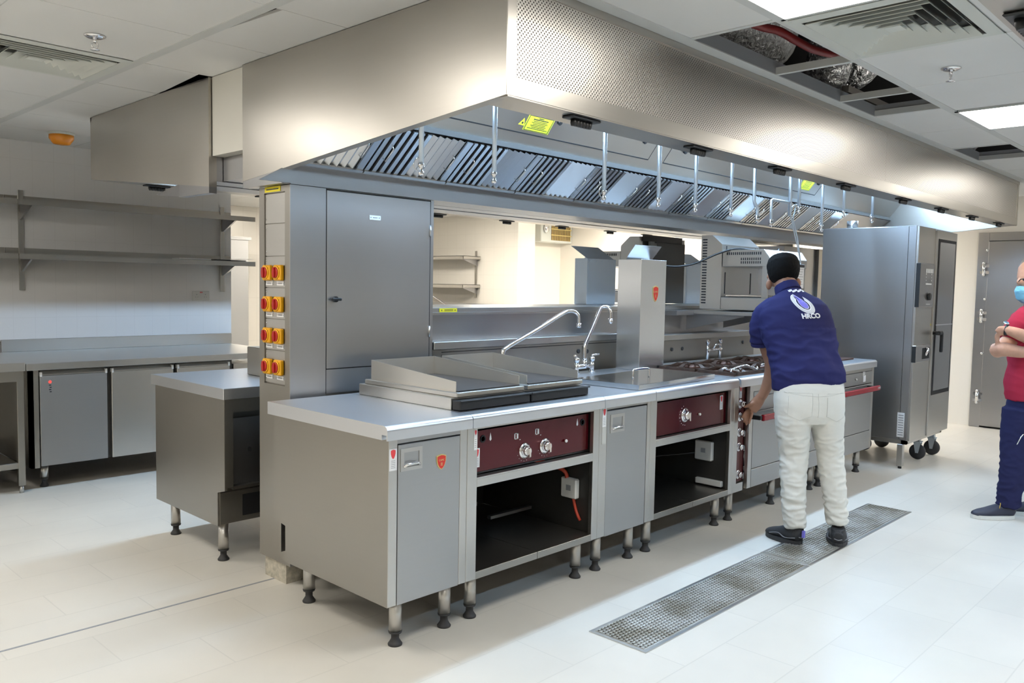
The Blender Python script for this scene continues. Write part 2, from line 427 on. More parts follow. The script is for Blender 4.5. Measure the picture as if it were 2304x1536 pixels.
tb = MB()
for y0 in YL[1:-1]: tb.box(-6, 8.02, y0-.012, y0+.012, ZC+.002, ZC+.006)
for x0 in XL: tb.box(x0-.012, x0+.012, -7, -.957, ZC+.002, ZC+.006).box(x0-.012, x0+.012, -.5, 8.2, ZC+.002, ZC+.006) if not .09 < x0 < 6.7 else tb.box(x0-.012, x0+.012, -7, -.957, ZC+.002, ZC+.006)
struct('trim_2', tb, 'ceiling_grid')
struct('trim_3', MB().box(-6, 8.02, -.975, -.935, ZC-.004, ZC+.001).box(-6, 8.02, -.575, -.513, ZC-.004, ZC+.001).box(-.285, -.24, -.5, 4.6, ZC-.004, ZC+.001), 'ceiling_grid')
cb = MB()
for x in (1.10, 1.85, 2.60, 3.09, 4.54, 5.2): cb.box(x-.012, x+.012, -.945, -.56, ZC-.003, ZC+.03)
struct('trim_4', cb, 'ceiling_grid')
eb = MB()
for a, b in ((1.10, 3.09), (4.54, 5.2)): eb.box(a, b, -.575, -.567, ZC, ZC+.06).box(a, b, -.938, -.932, ZC, ZC+.05).box(b-.006, b, -.945, -.56, ZC, ZC+.06)
struct('trim_5', eb, 'print_grey')
# ducts and a sprinkler main above the open bays
def duct(name, pts, r, mat, label, cat):
    m = MB(); m.tube(pts, r, 24, 6); tag(m.build(name, mat), label, cat)
duct('insulated_duct', [(1.05, -.18, 2.80), (1.7, -.22, 2.80), (2.4, -.2, 2.84), (2.75, .1, 2.9)], .19, 'foil', 'foil-wrapped flexible duct filling the first open ceiling bay', 'duct')
duct('insulated_duct', [(3.0, -.34, 3.1), (2.98, -.34, 2.85), (3.0, -.30, 2.70), (3.1, -.15, 2.66)], .13, 'foil', 'foil-wrapped duct bending up in the middle of the long ceiling opening', 'duct')
duct('insulated_duct', [(3.65, -.3, 3.1), (3.62, -.28, 2.9), (3.7, -.1, 2.85)], .11, 'foil', 'small foil duct at the far end of the long ceiling opening', 'duct')
duct('insulated_duct', [(4.9, -.5, 2.9), (5.2, -.35, 2.72), (5.8, -.3, 2.72)], .12, 'foil', 'foil-wrapped duct seen through the small distant ceiling opening', 'duct')
m = MB(); m.tube([(1.2, -.62, 2.60), (1.60, -.60, 2.62), (1.76, -.62, 2.63), (1.86, -.66, 2.60), (1.98, -.70, 2.575), (2.15, -.74, 2.58)], .019, 14, 4)
tag(m.build('sprinkler_main', 'red_pipe'), 'red sprinkler pipe inside the first open ceiling bay', 'pipe')
tag(MB().box(2.95, 3.95, -.47, -.43, 2.585, 2.625).build('ceiling_channel', 'steel_side'), 'grey metal channel crossing inside the long ceiling opening', 'channel')
# ------------------------------------------------------------------ light panels
def light_panel(cx, cy, label, group='square light panels in the ceiling', mat='panel_light', w=.66, h=.57, z=ZC):
    t = thing('ceiling_light', label, 'ceiling light', (cx, cy, z), group)
    f = MB()
    for a in ((-w/2, -w/2+.018, -h/2, h/2), (w/2-.018, w/2, -h/2, h/2), (-w/2, w/2, -h/2, -h/2+.018), (-w/2, w/2, h/2-.018, h/2)):
        f.box(cx+a[0], cx+a[1], cy+a[2], cy+a[3], z-.008, z+.03)
    f.build('frame', 'ceiling_grid', t)
    MB().box(cx-w/2+.018, cx+w/2-.018, cy-h/2+.018, cy+h/2-.018, z-.004, z).build('lens', mat, t)
    return t
light_panel(.78, -1.247, 'glowing square panel nearest the camera, beside the large air diffuser')
light_panel(3.555, -1.247, 'glowing square panel at the right edge beyond the sprinkler tile')
for x, y, l in ((6.32, -1.247, 'distant light panel in line beyond the right edge panel'),
                (-1.99, -1.247, 'light panel behind the camera at the head of the aisle'), (-4.75, -1.247, 'light panel by the left end of the front aisle'),
                (-1.99, -4.25, 'light panel over the floor behind the camera'), (1.5, -4.85, 'light panel behind the second hood'),
                (5.0, -4.85, 'farther light panel behind the second hood'), (-4.75, -4.25, 'light panel in the front left corner'),
                (-1.3, .7, 'light panel above the left side of the floor'), (-1.3, 2.5, 'light panel over the left end of the back aisle'), (-4.07, 1.3, 'light panel far left of the island'), (-2.7, 3.7, 'added unseen fill panel near the left end of the tiled wall')):  # last panel is added out of view to brighten the tiled wall
    light_panel(x, y, l)
for x, y, l in ((4.55, 6.1, 'light panel in the back room seen through the left gap'), (7.45, 4.3, 'light panel lighting the bright back corner'), (2.5, 6.7, 'light panel above the tall steel cabinet'),
                (7.45, 1.6, 'light panel behind the combi oven'), (5.2, 4.6, 'light panel past the far hood')):
    light_panel(x, y, l, 'square light panels over the back room', 'far_light')
# ------------------------------------------------------------------ air diffusers
def diffuser(cx, cy, w, h, label):
    t = thing('air_diffuser', label, 'air diffuser', (cx, cy, ZC), 'square louvred ceiling diffusers')
    f = MB(); z = ZC
    def ringbox(m, a, b, c, d, z0, z1, z2, z3, tk=.003):
        """slanting square blade from half size (a,b) at z0 to (c,d) at z1"""
        O = [(-a, -b, z0), (a, -b, z0), (a, b, z0), (-a, b, z0)]; I = [(-c, -d, z1), (c, -d, z1), (c, d, z1), (-c, d, z1)]
        for i in range(4):
            j = (i+1) % 4
            m.slab([Vector((cx, cy, 0))+Vector(p) for p in (O[i], O[j], I[j], I[i])], (0, 0, tk))
    ringbox(f, w/2, h/2, w/2-.05, h/2-.05, z-.004, z-.006, 0, 0); f.build('frame', 'diffuser_white', t)
    l = MB(); n = 6
    for k in range(n):
        s = 1-(k+.25)/n*.92; a, b = (w/2-.05)*s, (h/2-.05)*s
        ringbox(l, a, b, a-.033, b-.030, z-.012, z+.022, 0, 0)
    l.build('louvre', 'diffuser_white', t)
    MB().box(cx-.035, cx+.035, cy-.03, cy+.03, z-.008, z-.004).build('centre_plate', 'diffuser_white', t)
    MB().box(cx-w/2+.02, cx+w/2-.02, cy-h/2+.02, cy+h/2-.02, z+.03, z+.045).build('back_box', 'liner', t)
diffuser(1.476, -1.247, .682, .59, 'white louvred air diffuser at the top right beside the light panel')
diffuser(-.615, 1.9, .682, .59, 'white louvred air diffuser at the upper left of the room')
# ------------------------------------------------------------------ sprinklers, beacon
def sprinkler(x, y, label):
    t = thing('sprinkler', label, 'sprinkler', (x, y, ZC), 'pendent sprinkler heads')
    MB().lathe([(.043, 0), (.043, -.004), (.030, -.010), (.012, -.010)], (x, y, ZC-.0005)).build('escutcheon', 'chrome', t)
    m = MB().cyl((x, y, ZC-.008), (x, y, ZC-.03), .008); m.tube([(x-.004, y, ZC-.025), (x-.014, y, ZC-.04), (x, y, ZC-.058)], .003, 8, 3); m.tube([(x+.004, y, ZC-.025), (x+.014, y, ZC-.04), (x, y, ZC-.058)], .003, 8, 3)
    m.build('sprinkler_frame', 'chrome', t)
    MB().lathe([(.019, -.058), (.019, -.060), (.004, -.062)], (x, y, ZC)).build('deflector', 'chrome', t)
sprinkler(-.56, 1.313, 'chrome sprinkler head on the left ceiling by the diffuser')
sprinkler(2.243, -1.226, 'chrome sprinkler head on the right ceiling beyond the diffuser')
t = thing('alarm_beacon', 'round amber alarm beacon on the ceiling at the far left', 'beacon', (.155, 3.98, ZC))
MB().lathe([(.085, 0), (.085, -.015), (.078, -.02)], (.155, 3.98, ZC-.0005)).build('base', 'diffuser_white', t)
MB().lathe([(.080, -.02), (.080, -.045), (.055, -.082), (.02, -.088)], (.155, 3.98, ZC)).build('lens', 'amber', t)
# ================================================================== hoods
def hood(label, x0, x1, yf, sg, detail, nfil, npanel, dep=0.0, group='large stainless extractor hoods'):
    Y = lambda s: yf+sg*(s if s < 1.15 else s+dep)
    t = thing('extractor_hood', label, 'extractor hood', ((x0+x1)/2, Y(.9), ZC), group)
    def bx(m, xa, xb, sa, sb, za, zb, bev=0):
        a, b = sorted((Y(sa), Y(sb))); return m.box(xa, xb, a, b, za, zb, bev)
    m = MB(); ye = x0+.042; zf = 1.873 if sg > 0 else 1.93
    bx(m, x0+.002, x1-.002, -.001, .012, 2.063, 2.125); bx(m, x0+.002, x0+.045, -.001, .012, 2.125, ZC-.004); bx(m, x0, x1, -.004, .02, 2.424, ZC-.004)
    bx(m, x0+.01, x1-.01, 0.001, .148, 2.058, 2.066); bx(m, x0+.01, x1-.01, .012, .02, 2.066, 2.43); bx(m, x0+.01, x1-.01, .142, .148, 2.066, 2.085)
    m.build('front_canopy', 'steel_hood', t)
    xs = [x0+.045]+npanel+[x1-.03]
    for a, b in zip(xs, xs[1:]): bx(MB(), a+.001, b-.001, .004, .010, 2.126, 2.424).build('perforated_panel', 'perforated', t)
    for xa, xb in ((x0, ye), (x1-.042, x1)):
        MB().prism([(Y(.0), 2.062), (Y(.0), ZC-.004), (Y(1.761), ZC-.004), (Y(1.761), 1.905)], 'x', xa, xb).build('end_panel', 'steel_hood', t)
    m = MB()
    bx(m, ye, x1-.042, .02, .93, 2.430, 2.445)
    m.prism([(Y(1.108), 2.175), (Y(.912), 2.43), (Y(.93), 2.43), (Y(1.126), 2.175)], 'x', ye, x1-.042)
    m.build('plenum_panel', 'steel_hood', t)
    bx(MB(), ye, x1-.042, 1.095, 1.126, 2.148, 2.174).build('filter_rail', 'liner', t)
    def PP(x, u):   # a point on the sloping plenum panel, u = height above its foot
        return Vector((x, Y(1.108-u/1.30), 2.175+u))
    nn = Vector((0, -sg*.793, -.610))
    if detail:
        m = MB()
        for xa, xb in ((x0+.3, 2.438), (2.6, 4.85)):
            for ua, ub, xc, xd in ((.052, .057, xa, xb), (.052, .235, xb-.003, xb), (.052, .235, xa, xa+.003)):
                m.slab([PP(xc, ua), PP(xd, ua), PP(xd, ub), PP(xc, ub)], nn*.0015)
        m.build('hatch_joint', 'dark_gap', t)
    m = MB(); bx(m, ye, x1-.042, 1.401, 1.411, zf, 1.957); m.prism([(x0-.115, 1.876), (ye, 1.876), (ye, 1.94), (x0, 1.94)], 'y', *sorted((Y(1.401), Y(1.411)))); bx(m, x0+.001, ye, 1.411, 1.760, 1.873, 1.95); bx(m, ye, x1-.042, 1.34, 1.411, 1.957, 1.962); bx(m, ye, x1-.042, 1.751, 1.761, 1.935, 2.44)
    bx(m, ye, x1-.042, 1.335, 1.343, 1.957, 1.975)
    m.build('back_channel', 'steel_dark', t)
    m = MB(); bx(m, ye, x1-.042, 1.411, 1.60, zf, zf+.007); bx(m, ye, x1-.042, 1.593, 1.60, zf+.007, 1.935); bx(m, ye, x1-.042, 1.60, 1.75, 1.935, 1.94); m.build('underside', 'steel_dimmed', t)  # same steel as the hood; its dark reflection is put into the colour
    s = MB(); bx(s, x0+.25, x1-.25, .78, .85, 2.424, 2.4295); ls = s.build('lamp_strip', 'strip_light' if 'second' not in label else 'strip_light_fill', t)  # the second hood's dimmer strip is added as fill, out of view
    if detail:
        FS = (Y(1.112), 2.148); FE = (Y(1.332), 1.972)
        d = Vector((0, FE[0]-FS[0], FE[1]-FS[1])); L = d.length; d.normalize(); nrm = Vector((0, -sg*abs(d.z), -abs(d.y))) ; nrm.normalize()
        O = Vector((0, FS[0], FS[1])); W = .52
        for k in range(nfil):
            fx = x0+.377+W*(k-1); xa, xb = max(fx, ye)+.004, fx+W-.004
            f = MB()
            def strip(xA, xB, h0, h1):   # a rib running down the slope, raised h0..h1 off the bank
                f.slab([O+Vector((xA, 0, 0))+nrm*h1, O+Vector((xB, 0, 0))+nrm*h1, O+Vector((xB, 0, 0))+d*L+nrm*h1, O+Vector((xA, 0, 0))+d*L+nrm*h1], -nrm*(h1-h0))
            n = 12; pw = W/n
            for i in range(n):
                xA = fx+i*pw; 
                if xA < xa-.012: continue
                if i == n-1: strip(xA+.004, xb, .006, .018); continue
                if i < 6: strip(xA+.006, xA+pw*.68, .008, .018)
                else:
                    A = O+Vector((xA, 0, 0)); B = O+Vector((xA+pw*.5, 0, 0)); Cc = O+Vector((xA+pw, 0, 0))
                    for p, q, hp, hq in ((A, B, .006, .022), (B, Cc, .022, .006)):
                        f.slab([p+nrm*hp, q+nrm*hq, q+d*L+nrm*hq, p+d*L+nrm*hp], -nrm*.002)
            fo = f.build('grease_filter', 'steel_filter', t)
            g = MB(); g.slab([O+Vector((xa, 0, 0)), O+Vector((xb, 0, 0)), O+Vector((xb, 0, 0))+d*L, O+Vector((xa, 0, 0))+d*L], nrm*.004); g.build('baffle_back', 'liner', fo)
            g = MB(); c0 = O+Vector((fx, 0, 0))+d*(L-.002)
            g.slab([Vector((xa, 0, 0))+O+d*(L-.012)+nrm*.026, Vector((xb, 0, 0))+O+d*(L-.012)+nrm*.026, Vector((xb, 0, 0))+O+d*(L+.004)+nrm*.026, Vector((xa, 0, 0))+O+d*(L+.004)+nrm*.026], -nrm*.01)
            g.build('drip_edge', 'steel', fo)
            for hx in (fx+pw*1.4, fx+pw*10.2):
                if hx < xa: continue
                h = MB(); A = O+Vector((hx, 0, 0)); h.tube([A+d*L*.32+nrm*.02, A+d*L*.34+nrm*.045, A+d*L*.62+nrm*.045, A+d*L*.64+nrm*.02], .003, 8); h.build('handle', 'chrome', fo)
        xe = x0+.377+W*(nfil-1)
        if xe < x1-.1:
            m = MB(); m.slab([O+Vector((xe, 0, 0)), O+Vector((x1-.042, 0, 0)), O+Vector((x1-.042, 0, 0))+d*L, O+Vector((xe, 0, 0))+d*L], nrm*.004); m.build('blank_panel', 'steel_dark', t)
    t['_'] = 0; del t['_']
    return t, Y, PP, nn
H1, HY, PP, NN = hood('near extractor hood with perforated front over the cooking line', .083, 6.73, -.508, 1, True, 11, [3.487])
H2, HY2, _a, _b = hood('far extractor hood on the back of the island, behind the near hood', .083, 6.73, 3.217, -1, False, 0, [3.487], -.144)
H3, HY3, _a, _b = hood('second hood whose dark corner cuts the top right of the view', -.15, 6.5, -1.915, -1, False, 0, [3.0])
# suppression drops of the near hood
for x, zt, zb, ring in ((.312, 2.43, 1.925, 1), (.735, 2.43, 1.935, 0), (1.537, 2.43, 1.930, 1), (2.035, 2.43, 1.935, 0), (2.421, 2.43, 1.935, 0), (2.841, 2.43, 1.94, 0), (3.80, 2.43, 2.03, 0), (4.19, 2.43, 1.925, 1), (4.585, 2.43, 2.06, 0), (5.169, 2.43, 2.06, 1)):
    p = MB().cyl((x, .2, zt), (x, .2, zb), .011 if x != 2.841 else .010, n=14).build('drop_pipe', 'galvanised', H1)
    q = MB().lathe([(.013, 0), (.013, -.012), (.008, -.016), (.008, -.032), (.012, -.034), (.012, -.046), (.004, -.052)], (x, .2, zb)); q.build('nozzle', 'chrome', p)
    if ring: q = MB(); q.tube([(x+.028*math.cos(a*PI/8)-.012, .2, zb-.008+.028*math.sin(a*PI/8)) for a in range(17)], .0018, 6); q.build('cap_ring', 'chrome', p)
m = MB(); m.tube([(3.14, .2, 2.43), (3.14, .2, 2.02), (3.15, .2, 2.0), (3.185, .2, 1.975), (3.19, .2, 1.95), (3.19, .2, 1.915)], .0115, 12); p = m.build('drop_pipe', 'galvanised', H1)
MB().lathe([(.013, 0), (.013, -.04), (.006, -.05)], (3.19, .2, 1.925)).build('nozzle', 'chrome', p)
m = MB(); m.tube([(3.66, .2, 2.43), (3.66, .2, 1.955)], .013, 12); m.tube([(3.66, .2, 2.045), (3.40, .2, 2.045), (3.385, .2, 2.04), (3.385, .2, 1.90)], .010, 12); p = m.build('drop_pipe', 'galvanised', H1)
MB().lathe([(.013, 0), (.013, -.04), (.006, -.05)], (3.385, .2, 1.91)).build('nozzle', 'chrome', p)
# black air nozzles under the lips
def air_nozzle(par, x, y, n=6, s=1):
    p = MB().box(x-.085, x+.085, y-.028, y+.028, 2.049, 2.058, .004).build('air_nozzle', 'black_plastic', par)
    q = MB()
    for k in range(n): q.lathe([(.012, 0), (.012, -.016), (.009, -.026)], (x-.045+k*.018, y, 2.05), (0, -.12*s, 1), 12)
    q.build('spout', 'black_plastic', p)
for x in (.533, 1.354, 2.142, 2.986, 3.937, 4.734, 5.507, 6.3): air_nozzle(H1, x, -.465)
for x in (.484, 1.3, 2.1, 2.98, 3.86, 4.68, 5.5, 6.2): air_nozzle(H2, x, 3.17, 6, -1)
for x in (.30, 1.2): air_nozzle(H3, x, -1.96, 6, -1)
# yellow notices and hatch knobs on the sloping plenum panel
def on_panel(m, x0, x1, u0, u1, h0, h1):
    m.slab([PP(x0, u0)+NN*h1, PP(x1, u0)+NN*h1, PP(x1, u1)+NN*h1, PP(x0, u1)+NN*h1], -NN*(h1-h0)); return m
def notice(x0, x1, u0, u1):
    sg_ = on_panel(MB(), x0, x1, u0, u1, .0002, .0016).build('warning_notice', 'yellow_sign', H1)
    k = MB(); w_, h_ = x1-x0, u1-u0
    for a, b, c, d_ in ((.03, .97, .03, .055), (.03, .97, .945, .97), (.03, .05, .03, .97), (.95, .97, .03, .97)): on_panel(k, x0+w_*a, x0+w_*b, u0+h_*c, u0+h_*d_, .0016, .0021)
    for i, (a, b, t_) in enumerate(((.40, .60, .045), (.22, .80, .05), (.24, .78, .025), (.2, .82, .025), (.27, .76, .025), (.2, .8, .025), (.25, .78, .025), (.12, .9, .025))): on_panel(k, x0+w_*a, x0+w_*b, u0+h_*(.84-i*.095), u0+h_*(.84-i*.095+t_), .0016, .0021)
    k.build('printing', 'ink', sg_)
notice(1.278, 1.476, .070, .141); notice(4.50, 4.70, .075, .15)
m = MB(); m.slab([PP(1.233, .088)+NN*.0016, PP(1.278, .088)+NN*.0016, PP(1.256, .120)+NN*.0016], -NN*.0014); sg_ = m.build('warning_triangle', 'yellow_sign', H1)
MB().cyl(PP(1.256, .099)+NN*.0016, PP(1.256, .099)+NN*.0022, .006).build('printing', 'ink', sg_)
for x, u in ((1.512, .137), (2.296, .143), (2.75, .14), (4.76, .14)): MB().lathe([(.014, 0), (.014, .014), (.009, .018)], PP(x, u), tuple(NN)).build('hatch_knob', 'black_plastic', H1)
# filler between the two hoods
t = thing('duct_casing', 'white boxed-in duct panel between the two hoods at the island end', 'duct casing', (.3, 1.43, ZC))
MB().box(.10, 6.7, 1.262, 1.594, 2.06, ZC-.004).build('casing_panel', 'wall_paint', t)
MB().box(.16, 6.7, 1.262, 1.594, 1.94, 2.059).build('lower_casing', 'steel_dark', t)
# ================================================================== cooking line
ZT, ZU, ZB, YB = .90, .845, .193, .826      # worktop top and underside, cabinet bottom, back edge
def leg(par, x, y, ztop, zf=.0, r=.026, name='leg'):
    l = MB().cyl((x, y, zf+.055), (x, y, ztop), r, n=24).build(name, 'steel', par)
    MB().lathe([(r*1.06, .058), (r*.98, .050), (r*.62, .046), (r*.62, .026), (r*.95, .012), (r*1.12, .006), (r*1.08, 0)], (x, y, zf)).build('adjustable_foot', 'rubber', l)
    return l
def worktop(par, x0, x1, gap=.0015, yb=YB):
    R = .020; pts = [(yb, ZU), (yb, ZT)] + [(-.0346+R-R*math.sin(a), ZT-R+R*math.cos(a)) for a in [i*PI/12 for i in range(7)]] + [(-.0346, ZU), (-.028, ZU), (-.028, ZU+.02), (.0, ZU+.02), (.0, ZU)]
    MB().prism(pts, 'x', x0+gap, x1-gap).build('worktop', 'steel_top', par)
def shield(m, cx, cz, w, h, y0, y1):
    P = [(-.5, .40), (-.25, .47), (0, .5), (.25, .47), (.5, .40), (.48, .05), (.36, -.22), (.18, -.42), (0, -.5), (-.18, -.42), (-.36, -.22), (-.48, .05)]
    m.prism([(cx+p[0]*w, cz+p[1]*h) for p in P], 'y', y0, y1)
def badge(par, cx, cz, w, h, y):
    m = MB(); shield(m, cx, cz, w, h, y-.003, y); b = m.build('brand_badge', 'gold', par)
    m = MB(); shield(m, cx, cz, w*.86, h*.88, y-.0042, y-.003); m.build('enamel', 'badge_red', b)
    text_mesh('CAPIC', h*.17, lambda u, v, q: Vector((cx+u, y-.0044-q, cz+h*.12+v)), 'gold', b, 'lettering', .0003)
    m = MB()
    for i in range(3): m.box(cx-w*.10, cx+w*.10, y-.0047, y-.0042, cz-h*(.08+.07*i), cz-h*(.05+.07*i))
    m.build('emblem', 'gold', b)
def tag_sticker(par, cx, z0, z1, w, y, long=False):
    s_ = MB().box(cx-w/2, cx+w/2, y-.0012, y, z0, z1).build('sticker', 'label_white', par)
    m = MB(); shield(m, cx, z1-(z1-z0)*.25, w*.62, min((z1-z0)*.42, w*1.1), y-.0018, y-.0012); m.build('red_shield', 'print_red', s_)
    m = MB()
    for i in range(5): m.box(cx-w*.28, cx+w*.28, y-.0016, y-.0012, z0+(z1-z0)*(.12+.08*i), z0+(z1-z0)*(.14+.08*i))
    m.build('fine_print', 'print_grey', s_)
def cup_handle(par, x0, x1, z0, z1, y):
    f = MB()
    f.box(x0, x1, y-.003, y+.001, z1-.016, z1).box(x0, x1, y-.003, y+.001, z0, z0+.014).box(x0, x0+.016, y-.003, y+.001, z0+.014, z1-.016).box(x1-.016, x1, y-.003, y+.001, z0+.014, z1-.016)
    f.box(x0+.016, x1-.016, y+.0006, y+.001, z0+.014, z1-.016)
    h = f.build('recessed_handle', 'steel', par)
    m = MB(); zc = z0+.026; m.tube([(x0+.014, y-.004, zc-.010), (x0+.026, y-.013, zc), ((x0+x1)/2, y-.015, zc+.002), (x1-.026, y-.013, zc), (x1-.014, y-.004, zc-.010)], .0055, 10, 3); m.build('grip_lip', 'chrome', h)
def side_panel(m, xa, xb, yb=YB, notch=True, ylo=0.0):
    if notch: m.prism([(ylo, ZB), (ylo, ZU), (yb, ZU), (yb, .37), (yb-.095, .355), (yb-.095, ZB)], 'x', xa, xb)
    else: m.box(xa, xb, ylo, yb, ZB, ZU)
def knob(par, x, z, y, r=.030, name='control_knob', long=True):
    d = MB().lathe([(r*1.2, 0), (r*1.2, .003), (r*.9, .006)], (x, y, z), (0, -1, 0), 28).build(name, 'chrome', par)
    m = MB().lathe([(r*.80, .005), (r*.74, .022), (r*.60, .027)], (x, y, z), (0, -1, 0), 28); m.box(x-r*.17, x+r*.17, y-.040, y-.024, z-r*.85, z+r*.62, .004); m.build('grip', 'chrome', d)
    return d
def door(par, x0, x1, z0, z1, y=-.001, mat='steel_door'):
    return MB().box(x0, x1, y, y+.02, z0, z1, .0015).build('door', mat, par)
# ---- unit 1: plain cabinet at the near end
def unit_body(t, x0, x1, post0, post1, left_panel=False, right_panel=False, mat='steel_side'):
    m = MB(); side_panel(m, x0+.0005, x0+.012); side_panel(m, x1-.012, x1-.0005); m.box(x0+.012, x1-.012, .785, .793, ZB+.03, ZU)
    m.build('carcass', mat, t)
    MB().box(x0+.0008, x0+post0, -.002, .02, ZB, ZU, .0015).build('corner_post', 'steel', t); MB().box(x1-post1, x1-.0008, -.002, .02, ZB, ZU, .0015).build('corner_post', 'steel', t)
X1, X2, X3, X4, X45, X5 = .4066, 1.2886, 1.7249, 2.6114, 3.94, 4.8247
u1 = thing('base_cabinet', 'closed stainless cabinet at the near end with a red and gold badge on its door', 'cabinet', (.2, .4, 0), 'narrow closed cabinets of the cooking line')
unit_body(u1, 0, X1, .043, .040)
m = MB(); m.box(.043, X1-.04, .0, .02, .822, ZU).box(.043, X1-.04, .03, .78, ZB, ZB+.012).box(.043, .047, .018, .03, ZB, .822).box(.043, X1-.04, .024, .03, ZB+.012, .822); m.build('front_rail', 'steel_dark', u1)
d1 = door(u1, .0475, .366, ZB-.002, .816); cup_handle(d1, .058, .165, .712, .800, -.001); badge(d1, .264, .722, .050, .062, -.001)
tag_sticker(u1, .0215, .722, .806, .036, -.002)
worktop(u1, -.0321, X1)
for x, y in ((.096, .07), (.354, .07), (.096, .69), (.354, .69)): leg(u1, x, y, ZB)
# ---- open units with a maroon fascia
def open_unit(label, x0, x1, pz0, pz1, rail, name='open_base_unit', group='open-fronted maroon control units'):
    t = thing(name, label, 'cooking unit', ((x0+x1)/2, .4, 0), group)
    unit_body(t, x0, x1, .058, .045)
    m = MB(); m.box(x0+.058, x1-.045, -.002, .02, rail-.034, rail, .001).box(x0+.058, x1-.045, .0, .035, rail, rail+.006).box(x0+.058, x1-.045, -.001, .02, ZU-.014, ZU); m.build('front_rail', 'steel', t)
    MB().box(x0+.058, x1-.045, .032, .036, pz0, pz1).build('control_panel', 'maroon', t)
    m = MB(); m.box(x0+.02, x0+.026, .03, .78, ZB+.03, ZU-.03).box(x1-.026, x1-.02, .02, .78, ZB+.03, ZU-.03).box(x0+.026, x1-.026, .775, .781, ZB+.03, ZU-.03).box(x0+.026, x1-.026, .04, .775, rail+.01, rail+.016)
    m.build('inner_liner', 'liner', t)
    xm = (x0+.058+x1-.045)/2
    m = MB(); m.box(x0+.030, xm-.0015, -.001, .78, ZB-.002, ZB+.030, .001).box(xm+.0015, x1-.030, -.001, .78, ZB-.002, ZB+.030, .001); m.build('bottom_shelf', 'steel_side', t)
    return t
u2 = open_unit('open-fronted unit under the twin griddles with two chrome knobs on maroon', X1, X2, .640, .815, .620)
worktop(u2, X1, X2)
cp = [o for o in u2.children if o.name.startswith('control_panel')][0]
knob(cp, .790, .693, .032); knob(cp, .927, .697, .032)
for x in (.527, 1.197): 
    MB().lathe([(.017, 0), (.016, .003), (.011, .003), (.011, -.0)], (x, .032, .778), (0, -1, 0)).build('pilot_hole', 'dark_gap', cp)
m = MB()
for x in (.573, 1.158): m.prism([(x-.006, .770), (x-.0045, .782), (x, .800), (x+.0045, .782), (x+.006, .770), (x, .764)], 'y', .0312, .0322)
for x, z in ((.735, .765), (.872, .770)): m.box(x-.013, x-.008, .0312, .0322, z-.014, z+.014).box(x-.013, x+.012, .0312, .0322, z+.011, z+.014).box(x-.013, x+.012, .0312, .0322, z-.014, z-.011).box(x+.002, x+.012, .0312, .0322, z-.014, z+.014).box(x+.02, x+.027, .0312, .0322, z-.02, z-.017)
for kx, kz in ((.790, .693), (.927, .697)):
    for i in range(7):
        a = math.radians(200+i*22); m.box(kx+.047*math.cos(a)-.0013, kx+.047*math.cos(a)+.0013, .0312, .0322, kz+.047*math.sin(a)-.0013, kz+.047*math.sin(a)+.0013)
tag(m.build('printed_symbols', 'label_white', cp), kind='stuff') if False else m.build('printed_symbols', 'label_white', cp)
MB().lathe([(.006, 0), (.009, .012), (.007, .016)], (1.064, .032, .705), (0, -1, 0)).build('igniter_button', 'chrome', cp)
tag_sticker(u2, .492, .660, .742, .032, .0305); tag_sticker(u2, .452, .745, .843, .018, -.002)
for x, y in ((.5006, .07), (1.2135, .07), (.5, .69), (1.21, .69)): leg(u2, x, y, ZB)
def junction(par, x, y, z, s=.085):
    j = MB().box(x-.03, x, y-s/2, y+s/2, z-s/2, z+s/2, .006).build('junction_box', 'white_plastic', par)
    m = MB().box(x-.0305, x-.030, y-.016, y+.014, z-.012, z+.016)
    m.build('rating_label', 'print_grey', j)
j_x = X2-.028
junction(u2, j_x, .14, .43, .10)
m = MB(); m.tube([(j_x-.015, .16, .47), (j_x-.04, .17, .52), (j_x-.10, .30, .555), (j_x-.25, .40, .56), (j_x-.40, .42, .58)], .010, 10, 4); m.tube([(j_x-.012, .12, .385), (j_x-.006, .11, .33), (j_x-.012, .09, .30), (j_x-.004, .08, .275)], .008, 10, 4); m.build('power_cable', 'cable_red', u2)
m = MB(); m.box(.95, 1.25, .40, .425, .27, .285).box(.93, 1.0, .55, .62, .30, .32); m.build('drain_handle', 'steel', u2)
# ---- unit 3: narrow cabinet
u3 = thing('base_cabinet', 'closed narrow cabinet between the griddle unit and the lidded unit', 'cabinet', (1.5, .4, 0), 'narrow closed cabinets of the cooking line')
unit_body(u3, X2, X3, .060, .030)
m = MB(); m.box(X2+.06, X3-.03, .0, .02, .828, ZU).box(X2+.06, X3-.03, .03, .78, ZB, ZB+.012).box(X2+.06, X3-.03, .024, .03, ZB+.012, .828); m.build('front_rail', 'steel_dark', u3)
d3 = door(u3, X2+.063, X3-.034, ZB-.004, .820); cup_handle(d3, 1.377, 1.492, .708, .800, -.001)
tag_sticker(u3, 1.325, .745, .842, .030, -.002); MB().box(1.31, 1.34, -.0032, -.002, .66, .743).build('blank_sticker', 'offwhite', u3)
worktop(u3, X2, X3)
for x, y in ((1.3731, .07), (1.6509, .07), (1.3731, .69), (1.65, .69)): leg(u3, x, y, ZB)
